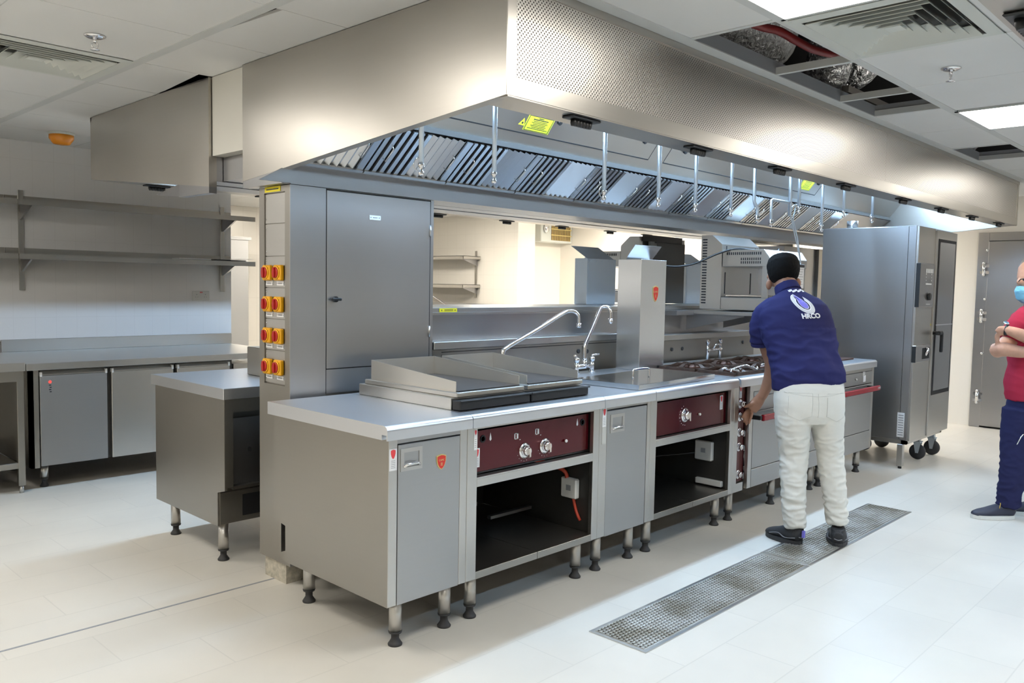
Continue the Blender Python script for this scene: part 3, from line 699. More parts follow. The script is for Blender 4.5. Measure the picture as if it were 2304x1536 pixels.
# ---- unit 4
u4 = open_unit('open-fronted unit under the flat lid with one chrome knob on maroon', X3, X4, .632, .815, .620)
worktop(u4, X3, X4-.010)
cp = [o for o in u4.children if o.name.startswith('control_panel')][0]
knob(cp, 2.115, .720, .032, .034); MB().lathe([(.006, 0), (.008, .010), (.006, .013)], (2.26, .032, .712), (0, -1, 0)).build('indicator_lamp', 'white_plastic', cp)
m = MB()
for i in range(9):
    a = math.radians(110+i*20); m.box(2.115+.056*math.cos(a)-.002, 2.115+.056*math.cos(a)+.002, .0312, .0322, .720+.056*math.sin(a)-.002, .720+.056*math.sin(a)+.002)
m.build('printed_symbols', 'label_white', cp)
tag_sticker(u4, 2.51, .715, .800, .032, .0315)
j_x = X4-.028; junction(u4, j_x, .17, .44, .12)
MB().box(j_x-.03, j_x-.002, .04, .22, .232, .268, .004).build('cable_duct', 'white_plastic', u4)
m = MB(); m.tube([(j_x-.015, .22, .42), (j_x-.2, .5, .37), (j_x-.5, .7, .36)], .007, 8, 4); m.build('power_cable', 'cable_black', u4)
for x, y in ((1.8136, .07), (2.5393, .07), (1.81, .69), (2.54, .69)): leg(u4, x, y, ZB)
# kettle lid on unit 4
t = thing('pan_lid', 'flat stainless lid with a chrome loop handle lying on the worktop', 'lid', (2.0, .27, ZT))
m = MB(); m.prism([(1.625, .005), (2.465, .055), (2.445, .49), (1.60, .42)], 'z', ZT+.001, ZT+.030, bev=.002); m.build('lid_panel', 'steel_lid', t)
m = MB(); m.tube([(1.86, .215, ZT+.03), (1.86, .215, ZT+.066), (1.875, .213, ZT+.078), (1.985, .207, ZT+.078), (2.0, .205, ZT+.066), (2.0, .205, ZT+.03)], .006, 10, 3); m.build('loop_handle', 'chrome', t)
# ---- unit 5: range with oven
u5 = thing('gas_range', 'gas range with a vertical strip of chrome knobs and open burners on top', 'range', (3.25, .4, 0))
unit_body(u5, X4, X45, .05, .05)
m = MB(); m.box(X4+.05, X4+.135, -.001, .004, ZB, .245).box(2.80, 2.845, -.002, .02, ZB, ZU, .001).box(2.845, X45-.05, 0, .02, .80, ZU).box(X4+.05, 2.80, .20, .21, ZB, ZU); m.build('front_frame', 'steel', u5)
strip = MB().box(X4+.052, 2.798, .028, .032, .245, ZU-.004).build('control_strip', 'maroon', u5)
for z in (.730, .648, .552, .461, .288): knob(strip, 2.735, z, .028, .024)
tag_sticker(strip, 2.735, .765, .838, .03, .028)
m = MB(); m.box(2.848, 3.88, -.004, .02, .769, .797, .0015).box(2.848, 3.88, -.004, .02, .675, .765, .0015); dr = m.build('drawer_front', 'steel_door', u5)
m = MB(); m.box(2.848, 3.88, -.004, .02, .312, .671, .0015); dr = m.build('oven_door', 'steel_door', u5)
MB().box(2.848, 3.88, -.003, .02, ZB, .307, .0015).build('kick_panel', 'steel_door', u5)
def bar_handle(par, x0, x1, z, y=-.075):
    for xa in (x0, x1-.03): MB().box(xa, xa+.03, y, -.003, z-.013, z+.013, .003).build('handle_bracket', 'black_plastic', par)
    MB().box(x0+.035, x1+.035, y-.010, y+.014, z-.022, z+.018, .005).build('handle_bar', 'maroon_bar', par)
bar_handle(dr, 2.80, 3.80, .645)
worktop(u5, X4+.010, X45)
for x, y in ((2.7031, .07), (3.8632, .07), (2.70, .69), (3.25, .40), (3.86, .69), (3.27, .07)): leg(u5, x, y, ZB)
# burners
hob = MB().box(2.68, 3.90, .04, .62, ZT+.0005, ZT+.004).build('burner_well', 'brown_plate', u5)
for i in range(3):
    for j in range(2):
        cx, cyy = 2.89+.41*i, .18+.29*j
        b = MB().lathe([(.052, .0), (.052, .014), (.038, .022), (.02, .024)], (cx, cyy, ZT+.004)).build('burner', 'brown_plate', u5)
        m = MB()
        for a in range(6):
            c_, s_ = math.cos(a*PI/3), math.sin(a*PI/3); d = Vector((c_, s_, 0)); q = Vector((-s_, c_, 0)); o_ = Vector((cx, cyy, ZT))
            m.slab([o_+d*.035+q*.006+Vector((0, 0, .038)), o_+d*.10+q*.010+Vector((0, 0, .040)), o_+d*.145+q*.018+Vector((0, 0, .022)), o_+d*.145-q*.018+Vector((0, 0, .022)), o_+d*.10-q*.010+Vector((0, 0, .040)), o_+d*.035-q*.006+Vector((0, 0, .038))], (0, 0, -.010))
        m.box(cx-.185, cx+.185, cyy-.135, cyy-.122, ZT+.004, ZT+.022).box(cx-.185, cx+.185, cyy+.122, cyy+.135, ZT+.004, ZT+.022).box(cx-.19, cx-.177, cyy-.135, cyy+.135, ZT+.004, ZT+.022).box(cx+.177, cx+.19, cyy-.135, cyy+.135, ZT+.004, ZT+.022)
        m.build('pan_support', 'cast_iron', u5)
for x0_, y0_ in ((2.58, .055), (3.02, .030)):
    m = MB(); z = ZT+.046
    m.tube([(x0_, y0_+.02, z+.006), (x0_+.01, y0_, z+.012), (x0_+.05, y0_-.005, z), (x0_+.30, y0_+.03, z+.01), (x0_+.345, y0_+.02, z), (x0_+.37, y0_-.02, z-.015), (x0_+.40, y0_, z)], .0055, 8, 3)
    m.tube([(x0_+.04, y0_-.02, z-.012), (x0_+.07, y0_-.01, z), (x0_+.12, y0_-.03, z-.01)], .0055, 8, 3)
    tag(m.build('burner_lifter', 'chrome'), 'bent chrome rod over the '+('front left' if x0_ < 2.8 else 'front middle')+' burner of the range', 'rod', 'bent chrome rods on the range')
# ---- unit 6: solid-top oven at the far end
u6 = thing('solid_top_range', 'far-end oven with a maroon bar handle and brown solid hotplate', 'range', (4.4, .4, 0))
unit_body(u6, X45, X5, .045, .045)
m = MB(); m.box(X45+.045, X5-.045, 0, .02, .815, ZU).box(X45+.045, X5-.045, 0, .02, .700, .712); m.build('front_frame', 'steel', u6)
fp = MB().box(X45+.048, X5-.048, -.004, .02, .718, .812, .0015).build('fascia', 'steel_door', u6)
od = MB().box(X45+.048, X5-.048, -.004, .02, .342, .708, .0015).build('oven_door', 'steel_door', u6); bar_handle(od, X45+.09, X5-.11, .688)
text_mesh('CAPIC', .022, lambda u, v, q: Vector((X5-.10+u, -.086-q, .688+v)), 'label_white', od, 'lettering', .0003)
MB().box(X45+.048, X5-.048, -.003, .02, ZB, .337, .0015).build('kick_panel', 'steel_door', u6)
MB().box(4.60, 4.65, -.0055, -.004, .735, .785).build('sticker', 'label_white', fp); MB().box(4.585, 4.63, -.006, -.004, .782, .815).build('sticker', 'offwhite', fp)
MB().lathe([(.006, 0), (.008, .010), (.005, .013)], (4.45, -.004, .765), (0, -1, 0)).build('indicator_lamp', 'white_plastic', fp)
worktop(u6, X45, X5-.03); MB().box(X45+.06, X5-.16, .10, .66, ZT+.0005, ZT+.012, .002).build('hotplate', 'brown_plate', u6)
for x, y in ((4.0156, .07), (4.722, .07), (4.01, .69), (4.72, .69)): leg(u6, x, y, ZB)
# ================================================================== griddles
def griddle(x0, x1, label):
    t = thing('griddle', label, 'griddle', ((x0+x1)/2, .4, ZT), 'twin countertop griddles')
    y0, y1 = .115, .755
    MB().box(x0-.03, x1, y0+.005, y1+.02, ZT+.0005, ZT+.052, .002).build('base', 'steel', t)
    MB().box(x0-.012, x1-.004, y0-.012, y1, ZT+.052, ZT+.074, .003).build('top_frame', 'steel', t)
    MB().box(x0+.012, x1-.018, y0+.006, y1-.04, ZT+.0745, ZT+.0785).build('griddle_plate', 'plate_iron', t)
    m = MB(); zl = ZT+.074; a, b = zl+.092, zl+.044
    m.slab([(x0+.006, y1-.03, zl), (x0+.006, y1-.03, a), (x0+.006, y0+.015, b), (x0+.006, y0+.015, zl)], (.0025, 0, 0))
    m.slab([(x1-.014, y1-.03, zl), (x1-.014, y1-.03, a), (x1-.014, y0+.015, b), (x1-.014, y0+.015, zl)], (.0025, 0, 0))
    m.slab([(x0+.006, y1-.03, zl), (x1-.014, y1-.03, zl), (x1-.014, y1-.03, a), (x0+.006, y1-.03, a)], (0, .0025, 0))
    m.build('splash_guard', 'steel_guard', t)
    m = MB(); m.box(x0-.03+.004, x1-.004, y0-.05, y0+.003, ZT+.002, ZT+.044, .004); m.box(x0-.03, x1, y0-.058, y0-.045, ZT+.038, ZT+.046, .002); m.build('drip_tray', 'black_plastic', t)
griddle(.452, .862, 'near countertop griddle with tall splash guard, first of the pair')
griddle(.895, 1.285, 'second countertop griddle, the one nearer the taps')
# ================================================================== taps
m = MB(); t = thing('pot_filler_tap', 'long slanting chrome spout rising behind the second griddle', 'tap', (1.40, .80, ZT))
m.cyl((1.42, .80, ZT+.0), (1.42, .80, ZT+.02), .026); m.cyl((1.42, .80, ZT+.02), (1.42, .80, ZT+.12), .013); m.build('tap_base', 'chrome', t)
def bezarm(pts, r0, r1, name, par):
    mm = MB(); mm.tube(pts, r0, 12, 4, [r0+(r1-r0)*i/(len(pts)-1) for i in range(len(pts))]); return mm.build(name, 'chrome', par)
bezarm([(1.42, .80, ZT+.10), (1.425, .80, ZT+.16), (1.46, .785, ZT+.19), (1.60, .71, ZT+.28), (1.74, .635, ZT+.375), (1.775, .615, ZT+.390), (1.81, .60, ZT+.385), (1.83, .59, ZT+.36), (1.835, .59, ZT+.315)], .014, .010, 'spout', t)
MB().cyl((1.835, .59, ZT+.32), (1.835, .59, ZT+.295), .014).build('aerator', 'chrome', t)
m = MB(); t = thing('mixer_tap', 'chrome two-lever mixer with a tall bent spout behind the flat lid', 'tap', (2.12, .765, ZT))
bx_, by_ = 2.10, .755
for s_ in (-1, 1):
    m.cyl((bx_+s_*.075, by_, ZT), (bx_+s_*.075, by_, ZT+.075), .014); m.lathe([(.022, 0), (.022, .006)], (bx_+s_*.075, by_, ZT))
m.cyl((bx_-.075, by_, ZT+.04), (bx_+.075, by_, ZT+.04), .015); m.cyl((bx_, by_, ZT+.03), (bx_, by_, ZT+.085), .017); m.build('mixer_body', 'chrome', t)
for s_ in (-1, 1):
    m = MB(); m.lathe([(.018, .0), (.018, .022), (.012, .026)], (bx_+s_*.075, by_, ZT+.072)); m.tube([(bx_+s_*.075, by_, ZT+.095), (bx_+s_*.075, by_, ZT+.106), (bx_+s_*.12, by_-.02, ZT+.112)], .0065, 10); m.build('lever', 'chrome', t)
bezarm([(bx_, by_, ZT+.08), (bx_, by_, ZT+.15), (bx_+.012, by_, ZT+.185), (bx_+.075, by_, ZT+.28), (bx_+.15, by_, ZT+.395), (bx_+.165, by_-.01, ZT+.41), (bx_+.185, by_-.035, ZT+.405), (bx_+.19, by_-.05, ZT+.37), (bx_+.19, by_-.05, ZT+.33)], .014, .010, 'spout', t)
MB().lathe([(.014, 0), (.016, -.02), (.010, -.032)], (bx_+.19, by_-.05, ZT+.335)).build('aerator', 'chrome', t)
t = thing('mixer_tap', 'small chrome two-lever mixer against the splashback behind the burners', 'tap', (3.7, .80, ZT))
m = MB(); m.cyl((3.62, .79, ZT+.001), (3.62, .79, ZT+.13), .011); m.cyl((3.80, .79, ZT+.001), (3.80, .79, ZT+.13), .011); m.cyl((3.60, .79, ZT+.075), (3.82, .79, ZT+.075), .011); m.tube([(3.70, .79, ZT+.08), (3.70, .77, ZT+.11), (3.73, .75, ZT+.115), (3.735, .75, ZT+.09)], .008, 10, 3); m.build('mixer_body', 'chrome', t)
for x in (3.62, 3.80): m = MB(); m.lathe([(.016, 0), (.016, .02), (.010, .024)], (x, .79, ZT+.125)); m.tube([(x, .79, ZT+.145), (x-.045, .76, ZT+.150)], .006, 8); m.build('lever', 'chrome', t)
# ================================================================== flue column on unit 4
t = thing('flue_column', 'square stainless flue column with a red shield badge and tilted top plate', 'flue', (2.62, .76, ZT))
fx0, fx1, fy0, fy1 = 2.484, 2.766, .615, .80
m = MB(); m.box(fx0, fx1, fy0, fy1, ZT+.001, 1.615, .002); m.build('column', 'steel_polished', t)
MB().slab([(2.49, .745, 1.616), (2.78, .745, 1.616), (2.80, .68, 1.708), (2.50, .68, 1.708)], (0, .004, .002)).build('deflector', 'steel', t)
badge(t, 2.645, 1.395, .062, .105, fy0-.0005)
# ================================================================== service spine
t = thing('service_spine', 'long stainless service wall running down the middle of the island', 'service wall', (2.8, 1.0, 0))
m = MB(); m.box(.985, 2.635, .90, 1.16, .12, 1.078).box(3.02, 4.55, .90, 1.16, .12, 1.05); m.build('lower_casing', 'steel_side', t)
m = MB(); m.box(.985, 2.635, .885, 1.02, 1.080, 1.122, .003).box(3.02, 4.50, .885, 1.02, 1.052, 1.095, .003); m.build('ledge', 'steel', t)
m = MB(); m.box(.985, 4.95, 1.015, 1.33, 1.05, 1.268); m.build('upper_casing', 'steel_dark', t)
m = MB(); m.box(.985, 4.95, .985, 1.53, 1.274, 1.302, .003).box(.985, 4.95, .992, 1.33, 1.262, 1.276); m.build('ridge_shelf', 'steel', t)
m = MB()
for x in (1.05, 2.255, 3.18): m.box(x, x+.004, .8985, .90, .90, 1.05)
for x in (1.05,): m.box(x, 2.62, .8985, .90, 1.062, 1.066)
m.build('panel_joint', 'dark_gap', t)
for x, z in ((2.216, 1.019), (2.302, 1.015), (3.30, .985), (3.44, .985), (4.36, 1.0)): MB().lathe([(.014, 0), (.014, .004), (.009, .004)], (x, .899, z), (0, -1, 0), 16).build('grommet', 'rubber', t)
s_ = MB().box(1.105, 1.235, .9825, .985, 1.2775, 1.2985).build('yellow_label', 'yellow_tag', t)
m = MB().box(1.118, 1.124, .9818, .9825, 1.285, 1.291).box(1.217, 1.223, .9818, .9825, 1.285, 1.291).box(1.14, 1.205, .9818, .9825, 1.290, 1.2925).box(1.14, 1.205, .9818, .9825, 1.284, 1.286); m.build('printing', 'ink', s_)
MB().box(3.33, 4.2, .885, 1.0, 1.235, 1.27, .002).build('shelf_bracket', 'steel_dark', t)
# ================================================================== control tower
t = thing('control_tower', 'tall stainless control cabinet with eight red and yellow isolator switches', 'control cabinet', (.55, 1.02, 0))
tx0, tx1, ty0, ty1, tz = .122, .977, .893, 1.168, 1.870
m = MB(); m.box(tx0+.012, tx1, ty0+.003, ty1, .10, tz).box(tx0, tx0+.012, ty0, ty0+.045, .10, tz).box(tx0, tx0+.012, ty1-.045, ty1, .10, tz).box(tx0, tx0+.012, ty0+.045, ty1-.045, 1.842, tz).box(tx0, tx0+.012, ty0+.045, ty1-.045, .10, .945)
m.build('tower_body', 'steel_side', t)
m = MB(); m.box(tx0-.0006, .312, ty0-.0012, ty0+.003, .10, tz).box(.957, tx1, ty0-.0012, ty0+.003, .90, tz).box(.316, .955, ty0-.0012, ty0+.003, .90, 1.014); m.build('front_panel', 'steel_tower', t)
dd = MB().box(.317, .952, ty0-.003, ty0+.002, 1.019, 1.862, .001).build('tower_door', 'steel_tower', t)
m = MB().box(.313, .3165, ty0-.0006, ty0+.001, .90, tz).box(.953, .9565, ty0-.0006, ty0+.001, .90, tz).box(.313, .956, ty0-.0006, ty0+.001, 1.863, 1.868).box(.313, .956, ty0-.0006, ty0+.001, 1.0145, 1.0185); m.build('door_gap', 'dark_gap', t)
m = MB()
for z in (1.68, 1.15): m.cyl((.951, ty0-.006, z), (.951, ty0-.006, z+.06), .005)
m.build('hinge', 'steel', dd)
h = MB().lathe([(.014, 0), (.014, .012)], (.362, ty0-.003, 1.35), (0, -1, 0)); h.box(.335, .389, ty0-.024, ty0-.014, 1.343, 1.357, .003); h.build('door_latch', 'black_plastic', dd)
pl = MB().box(.560, .628, ty0-.005, ty0-.003, 1.742, 1.764).build('name_plate', 'label_white', dd)
m = MB().box(.566, .571, ty0-.0056, ty0-.005, 1.750, 1.756).box(.617, .622, ty0-.0056, ty0-.005, 1.750, 1.756).box(.580, .608, ty0-.0056, ty0-.005, 1.751, 1.755); m.build('printing', 'print_grey', pl)
s_ = MB().box(tx0-.0025, tx0, .975, 1.112, 1.8455, 1.8705).build('yellow_label', 'yellow_tag', t)
MB().box(tx0-.003, tx0-.0025, .99, 1.098, 1.855, 1.860).build('printing', 'ink', s_)
zr = [1.470, 1.323, 1.175, 1.028]
pz = [(1.70, 1.838), (1.549, 1.698), (1.402, 1.547), (1.255, 1.400), (1.108, 1.253), (.950, 1.106)]
m = MB()
for a, b in pz: m.box(tx0+.006, tx0+.011, ty0+.047, ty1-.047, a+.001, b-.001)
m.build('switch_plate', 'steel', t)
m = MB()
for a, b in pz:
    for z in (a+.02, b-.02): m.lathe([(.004, 0), (.003, .003)], (tx0+.006, ty1-.058, z), (-1, 0, 0), 10)
m.build('screw', 'chrome', t)
for z in zr:
    for y in (1.083, .985):
        b = MB().box(tx0-.016, tx0+.006, y-.033, y+.033, z-.036, z+.036, .005).build('isolator_switch', 'yellow', t)
        q = MB().lathe([(.032, .016), (.031, .021), (.026, .021)], (tx0, y+.004, z+.001), (-1, 0, 0), 28); q.build('ring', 'yellow', b)
        q = MB().lathe([(.026, .021), (.025, .025), (.016, .026)], (tx0, y+.004, z+.001), (-1, 0, 0), 24); q.box(tx0-.034, tx0-.024, y-.004, y+.012, z-.023, z+.025, .003); q.build('rotary_knob', 'red_knob', b)
        q = MB().box(tx0-.0168, tx0-.016, y-.022, y-.012, z+.018, z+.024); q.build('indicator', 'ink', b)
        l = MB().box(tx0+.003, tx0+.006, y-.030, y+.030, z-.058, z-.040).build('switch_label', 'label_white', t)
        q = MB().box(tx0+.0025, tx0+.003, y-.018, y+.018, z-.052, z-.046).box(tx0+.0025, tx0+.003, y-.028, y-.024, z-.051, z-.047).box(tx0+.0025, tx0+.003, y+.024, y+.028, z-.051, z-.047); q.build('printing', 'print_grey', l)
MB().box(.135, .215, .948, 1.14, 0, .10).build('concrete_plinth', 'concrete', t)
MB().box(.215, .96, .96, 1.14, 0, .10).build('plinth_filler', 'concrete', t)
# ================================================================== salamander grills
def slots(m, side_x, ys, zs, w, h, dx): 
    for y in ys:
        for z in zs: m.box(side_x-dx, side_x+.001, y-w/2, y+w/2, z-h/2, z+h/2)
def salamander(label, yb, sg, x0, x1, zb=1.276, mains=True):
    """yb: back of the column, sg: direction in which the grill faces"""
    Y = lambda s: yb+sg*s
    def bx(m, xa, xb, sa, sb, za, zb_, bev=0): a, b = sorted((Y(sa), Y(sb))); return m.box(xa, xb, a, b, za, zb_, bev)
    t = thing('salamander_grill', label, 'grill', ((x0+x1)/2, Y(.3), zb), 'salamander grills above the service wall')
    m = MB(); m.prism([(Y(0), zb+.01), (Y(0), 1.835), (Y(.09), 1.835), (Y(.175), 1.765), (Y(.175), zb+.01)], 'x', x0, x1); m.build('rear_housing', 'steel', t)
    m = MB()
    if sg < 0:
        for k in range(24): bx(m, x0-.0012, x0, .012, .050, 1.325+k*.0205, 1.335+k*.0205)
        m.build('vent_slot', 'dark_gap', t)
        m = MB(); bx(m, x0+.06, x0+.07, .175, .177, 1.62, 1.755); bx(m, x1-.07, x1-.06, .175, .177, 1.62, 1.755); bx(m, x0+.05, x0+.06, .175, .177, 1.40, 1.56); bx(m, x1-.13, x1-.12, .175, .177, 1.40, 1.56); m.build('guide_slot', 'dark_gap', t)
    else:
        m = MB(); bx(m, x0+.04, x1-.06, -.014, -.002, 1.80, 1.85); bx(m, x0+.05, x1, -.003, 0, 1.31, 1.80); m.build('back_cover', 'liner', t)
        m = MB(); bx(m, x0+.11, x0+.17, -.03, -.012, 1.74, 1.80); bx(m, x0+.18, x0+.215, -.02, 0, 1.70, 1.79); m.build('connection_box', 'offwhite', t)
    hd = MB(); hd.prism([(Y(.18), 1.60), (Y(.18), 1.722), (Y(.51), 1.722), (Y(.555), 1.66), (Y(.555), 1.60)], 'x', x0+.0, x1+.03, bev=.003); hd = hd.build('grill_head', 'steel', t)
    m = MB()
    for k in range(17):
        s = .215+k*.0165
        a, b = sorted((Y(s), Y(s+.009))); m.box(x0-.001, x0+.001, a, b, 1.685, 1.705)
    for k in range(10):
        for z in (1.655, 1.63):
            s = .33+k*.0165; a, b = sorted((Y(s), Y(s+.008))); m.box(x0-.001, x0+.001, a, b, z-.009, z+.009)
    m.build('vent_slot', 'dark_gap', hd)
    m = MB(); bx(m, x0, x0+.012, .50, .545, zb+.10, 1.60); bx(m, x1+.018, x1+.03, .50, .545, zb+.10, 1.60); m.build('side_post', 'steel', t)
    m = MB(); bx(m, x0, x1+.03, .177, .545, zb+.01, zb+.098, .002); m.build('grill_base', 'steel', t)
    m = MB()
    for k in range(14): bx(m, x0+.03+k*.04, x0+.036+k*.04, .20, .52, zb+.110, zb+.116)
    bx(m, x0+.03, x1, .20, .206, zb+.106, zb+.112); bx(m, x0+.03, x1, .51, .516, zb+.106, zb+.112); m.build('wire_rack', 'chrome', t)
    bx(MB(), x0+.02, x1, .19, .53, zb+.0985, zb+.104).build('drip_tray', 'liner', t)
    return t
salamander('front salamander grill beyond the flue column, partly behind the leaning man', .86, -1, 3.60, 4.17)
salamander('dark rear-facing salamander grill behind the flue column', 1.335, 1, 3.465, 4.12, 1.303)
t = thing('wall_shelf', 'stainless support shelf under the front salamander grill', 'shelf', (3.9, .7, 1.25))
MB().box(3.56, 4.26, .30, .984, 1.243, 1.272, .003).build('shelf_panel', 'steel', t)
for x in (3.62, 4.18): MB().prism([(.984, 1.242), (.984, 1.12), (.5, 1.235), (.5, 1.242)], 'x', x, x+.006).build('bracket', 'steel_dark', t)
m = MB(); m.tube([(3.02, .86, 1.60), (3.12, .84, 1.590), (3.25, .82, 1.592), (3.40, .78, 1.62), (3.52, .68, 1.69), (3.64, .60, 1.732), (3.80, .56, 1.730), (4.02, .52, 1.730), (4.10, .50, 1.735), (4.16, .52, 1.75), (4.20, .56, 1.73)], .0075, 10, 4); tag(m.build('power_cable', 'cable_black'), 'black cable looping from the flue column across the front salamander grill', 'cable')
def rear_flue(x0, x1, y0, y1, label):
    t = thing('flue_column', label, 'flue', ((x0+x1)/2, y0, 1.302), 'galvanised flues of the back line')
    MB().box(x0, x1, y0, y1, 1.303, 1.645, .002).build('column', 'galvanised', t)
    MB().slab([(x0+.01, y0+.0, 1.635), (x1-.01, y0+.0, 1.635), (x1-.03, y1+.03, 1.735), (x0-.01, y1+.03, 1.735)], (0, .003, .004)).build('deflector', 'galvanised', t)
    m = MB().box(x0+.005, x1-.005, y0-.002, y0, 1.615, 1.637)
    for k in range(5): m.lathe([(.006, 0), (.004, .003)], (x0+.03+(x1-x0-.06)*k/4, y0-.002, 1.626), (0, -1, 0), 8)
    m.box(x0+.012, x1-.012, y0-.0015, y0, 1.315, 1.608)
    m.build('riveted_plate', 'galvanised', t)
rear_flue(2.91, 3.26, 1.40, 1.52, 'pale galvanised flue box with tilted cap, left of the badge column')
rear_flue(4.26, 4.60, 1.40, 1.52, 'galvanised flue box half hidden behind the front salamander grill')
# ------------------------------------------------------------------ cord and tag by the man's head
t = thing('hanging_tag', 'white printed tag with a black clip hanging on cords beside the man\'s head', 'tag', (3.85, .2, 1.6))
m = MB(); m.tube([(3.655, .19, 1.96), (3.67, .19, 2.01), (3.70, .19, 2.03), (3.725, .19, 2.02), (3.715, .19, 1.98), (3.70, .19, 1.93), (3.78, .19, 1.80), (3.85, .19, 1.62)], .0045, 8, 4); m.tube([(3.655, .192, 1.965), (3.672, .19, 1.93), (3.72, .19, 1.85), (3.83, .19, 1.66), (3.84, .19, 1.62)], .0040, 8, 4); m.build('cord', 'galvanised', t)
MB().box(3.80, 3.895, .182, .198, 1.600, 1.622, .002).build('clip', 'black_plastic', t)
s_ = MB().box(3.80, 3.90, .186, .193, 1.45, 1.60, .002).build('printed_card', 'label_white', t)
m = MB()
for i in range(7): m.box(3.812, 3.885-.01*(i % 3), .1852, .186, 1.585-.018*i, 1.588-.018*i)
m.build('printing', 'print_grey', s_)
# ================================================================== combi oven
t = thing('combi_oven', 'tall steel roll-in combi oven with glass door on a wheeled stand', 'oven', (5.57, .2, 0))
ox0, ox1, oy0, oy1, oz0, oz1 = 5.11, 6.045, -.20, .585, .235, 1.965
MB().box(ox0, ox1-.0, oy0+.02, oy1, oz0, oz1, .003).build('oven_body', 'steel_dark', t)
m = MB().box(ox0, 5.50, oy0, oy0+.02, oz0, oz1, .002); m.build('front_panel', 'steel', t)
m = MB(); m.box(5.505, ox1, oy0-.012, oy0+.019, oz0, oz1-.01, .003); od = m.build('oven_door', 'steel', t)
MB().box(5.55, 6.015, oy0-.015, oy0-.012, .575, 1.885).build('window_frame', 'dark_gap', od)
MB().box(5.575, 5.985, oy0-.018, oy0-.015, .61, 1.86).build('glass', 'oven_glass', od)
m = MB().box(5.56, 6.0, oy0-.020, oy0-.017, 1.163, 1.172); m.build('glass_rail', 'chrome', od)
m = MB(); m.cyl((5.535, oy0-.012, 1.10), (5.535, oy0-.06, 1.10), .016); m.box(5.52, 5.60, oy0-.070, oy0-.045, 1.085, 1.118, .006); m.box(5.58, 5.605, oy0-.072, oy0-.048, .94, 1.11, .006); m.build('door_lever', 'black_plastic', od)
m = MB().box(5.068, 5.408, oy0-.036, oy0-.001, 1.316, 1.672, .008); cpn = m.build('control_panel', 'steel_dark', t)
MB().box(5.066, 5.068, oy0-.034, oy0-.002, 1.320, 1.668).build('panel_edge', 'black_plastic', cpn)
m = MB()
for k in range(5): m.box(5.20+k*.036, 5.224+k*.036, oy0-.0368, oy0-.036, 1.595, 1.628)
for k in range(2):
    for j in range(3): m.box(5.20+k*.13, 5.212+k*.13, oy0-.0368, oy0-.036, 1.53+j*.025, 1.54+j*.025)
m.box(5.20, 5.34, oy0-.0368, oy0-.036, 1.500, 1.512).box(5.23, 5.33, oy0-.0368, oy0-.036, 1.340, 1.346); m.build('display_marks', 'label_white', cpn)
MB().lathe([(.030, 0), (.028, .020), (.02, .022)], (5.27, oy0-.036, 1.405), (0, -1, 0), 20).build('control_knob', 'black_plastic', cpn)
m = MB().box(5.055, 5.40, oy0-.036, oy0-.001, .875, 1.012, .006); lw = m.build('shower_recess', 'steel_dark', t)
MB().box(5.053, 5.055, oy0-.034, oy0-.002, .878, 1.008).build('panel_edge', 'black_plastic', lw); MB().box(5.20, 5.37, oy0-.038, oy0-.036, .90, .99).build('recess_opening', 'dark_gap', lw)
m = MB(); m.tube([(5.26, oy0-.04, .93), (5.27, oy0-.055, .97), (5.29, oy0-.045, .985)], .012, 12, 3); m.build('hand_shower', 'chrome', lw)
MB().box(5.33, 5.36, oy0-.0008+.0, oy0, 1.60, 1.61)
m = MB()
for z in (1.60, 1.165): m.prism([(5.478, z), (5.494, z), (5.486, z+.016)], 'y', oy0-.0012, oy0)
m.build('warning_triangle', 'yellow_tag', t)
s_ = MB().box(ox0-.0012, ox0, -.155, -.10, .26, .46).build('rating_label', 'label_white', t)
m = MB()
for i in range(9): m.box(ox0-.0018, ox0-.0012, -.148, -.108+.0*(i % 2), .275+i*.02, .282+i*.02)
m.build('printing', 'print_grey', s_)
m = MB(); m.box(ox0+.0, ox0+.004, -.12, -.117, oz0, oz1); m.cyl((5.32, .42, oz1-.002), (5.32, .42, oz1+.075), .045); m.box(ox0+.02, ox1-.05, oy0+.03, oy1-.02, oz1, oz1+.006); m.build('top_vent', 'steel_polished', t)
st = MB(); st.box(ox0+.02, ox1-.02, oy0+.03, oy0+.07, .20, .232).box(ox0+.02, ox1-.02, oy1-.06, oy1-.02, .20, .232).box(ox0+.02, ox0+.06, oy0+.03, oy1-.02, .20, .232).box(ox1-.06, ox1-.02, oy0+.03, oy1-.02, .20, .232); st = st.build('stand_frame', 'steel', t)
for x, y in ((5.13, -.13), (5.13, .50)):
    l = MB().box(x-.022, x+.022, y-.022, y+.022, .02, .20, .002).build('stand_leg', 'steel', st); MB().box(x-.018, x+.018, y-.018, y+.018, 0, .02).build('foot', 'rubber', l) if False else None
    MB().cyl((x, y, 0), (x, y, .02), .014).build('leg_foot', 'rubber', st)
def castor(par, x, y, r=.060):
    c = MB(); c.box(x-.035, x+.035, y-.03, y+.03, .150, .158); c.slab([(x-.022, y-.03, .15), (x-.022, y+.03, .15), (x-.022, y+.012, r-.01), (x-.022, y-.012, r-.01)], (.003, 0, 0)); c.slab([(x+.022, y-.03, .15), (x+.022, y+.03, .15), (x+.022, y+.012, r-.01), (x+.022, y-.012, r-.01)], (-.003, 0, 0)); c.box(x-.02, x+.02, y-.02, y+.02, .158, .20)
    cc = c.build('castor', 'galvanised', par)
    MB().lathe([(r*.2, -.020), (r*.9, -.017), (r, -.010), (r, .010), (r*.9, .017), (r*.2, .020)], (x, y, r+.001), (1, 0, 0), 28).build('wheel', 'rubber', cc)
castor(t, 5.64, -.10, .066); castor(t, 5.95, -.12, .066); castor(t, 5.70, .38, .066); castor(t, 5.97, .32, .066)
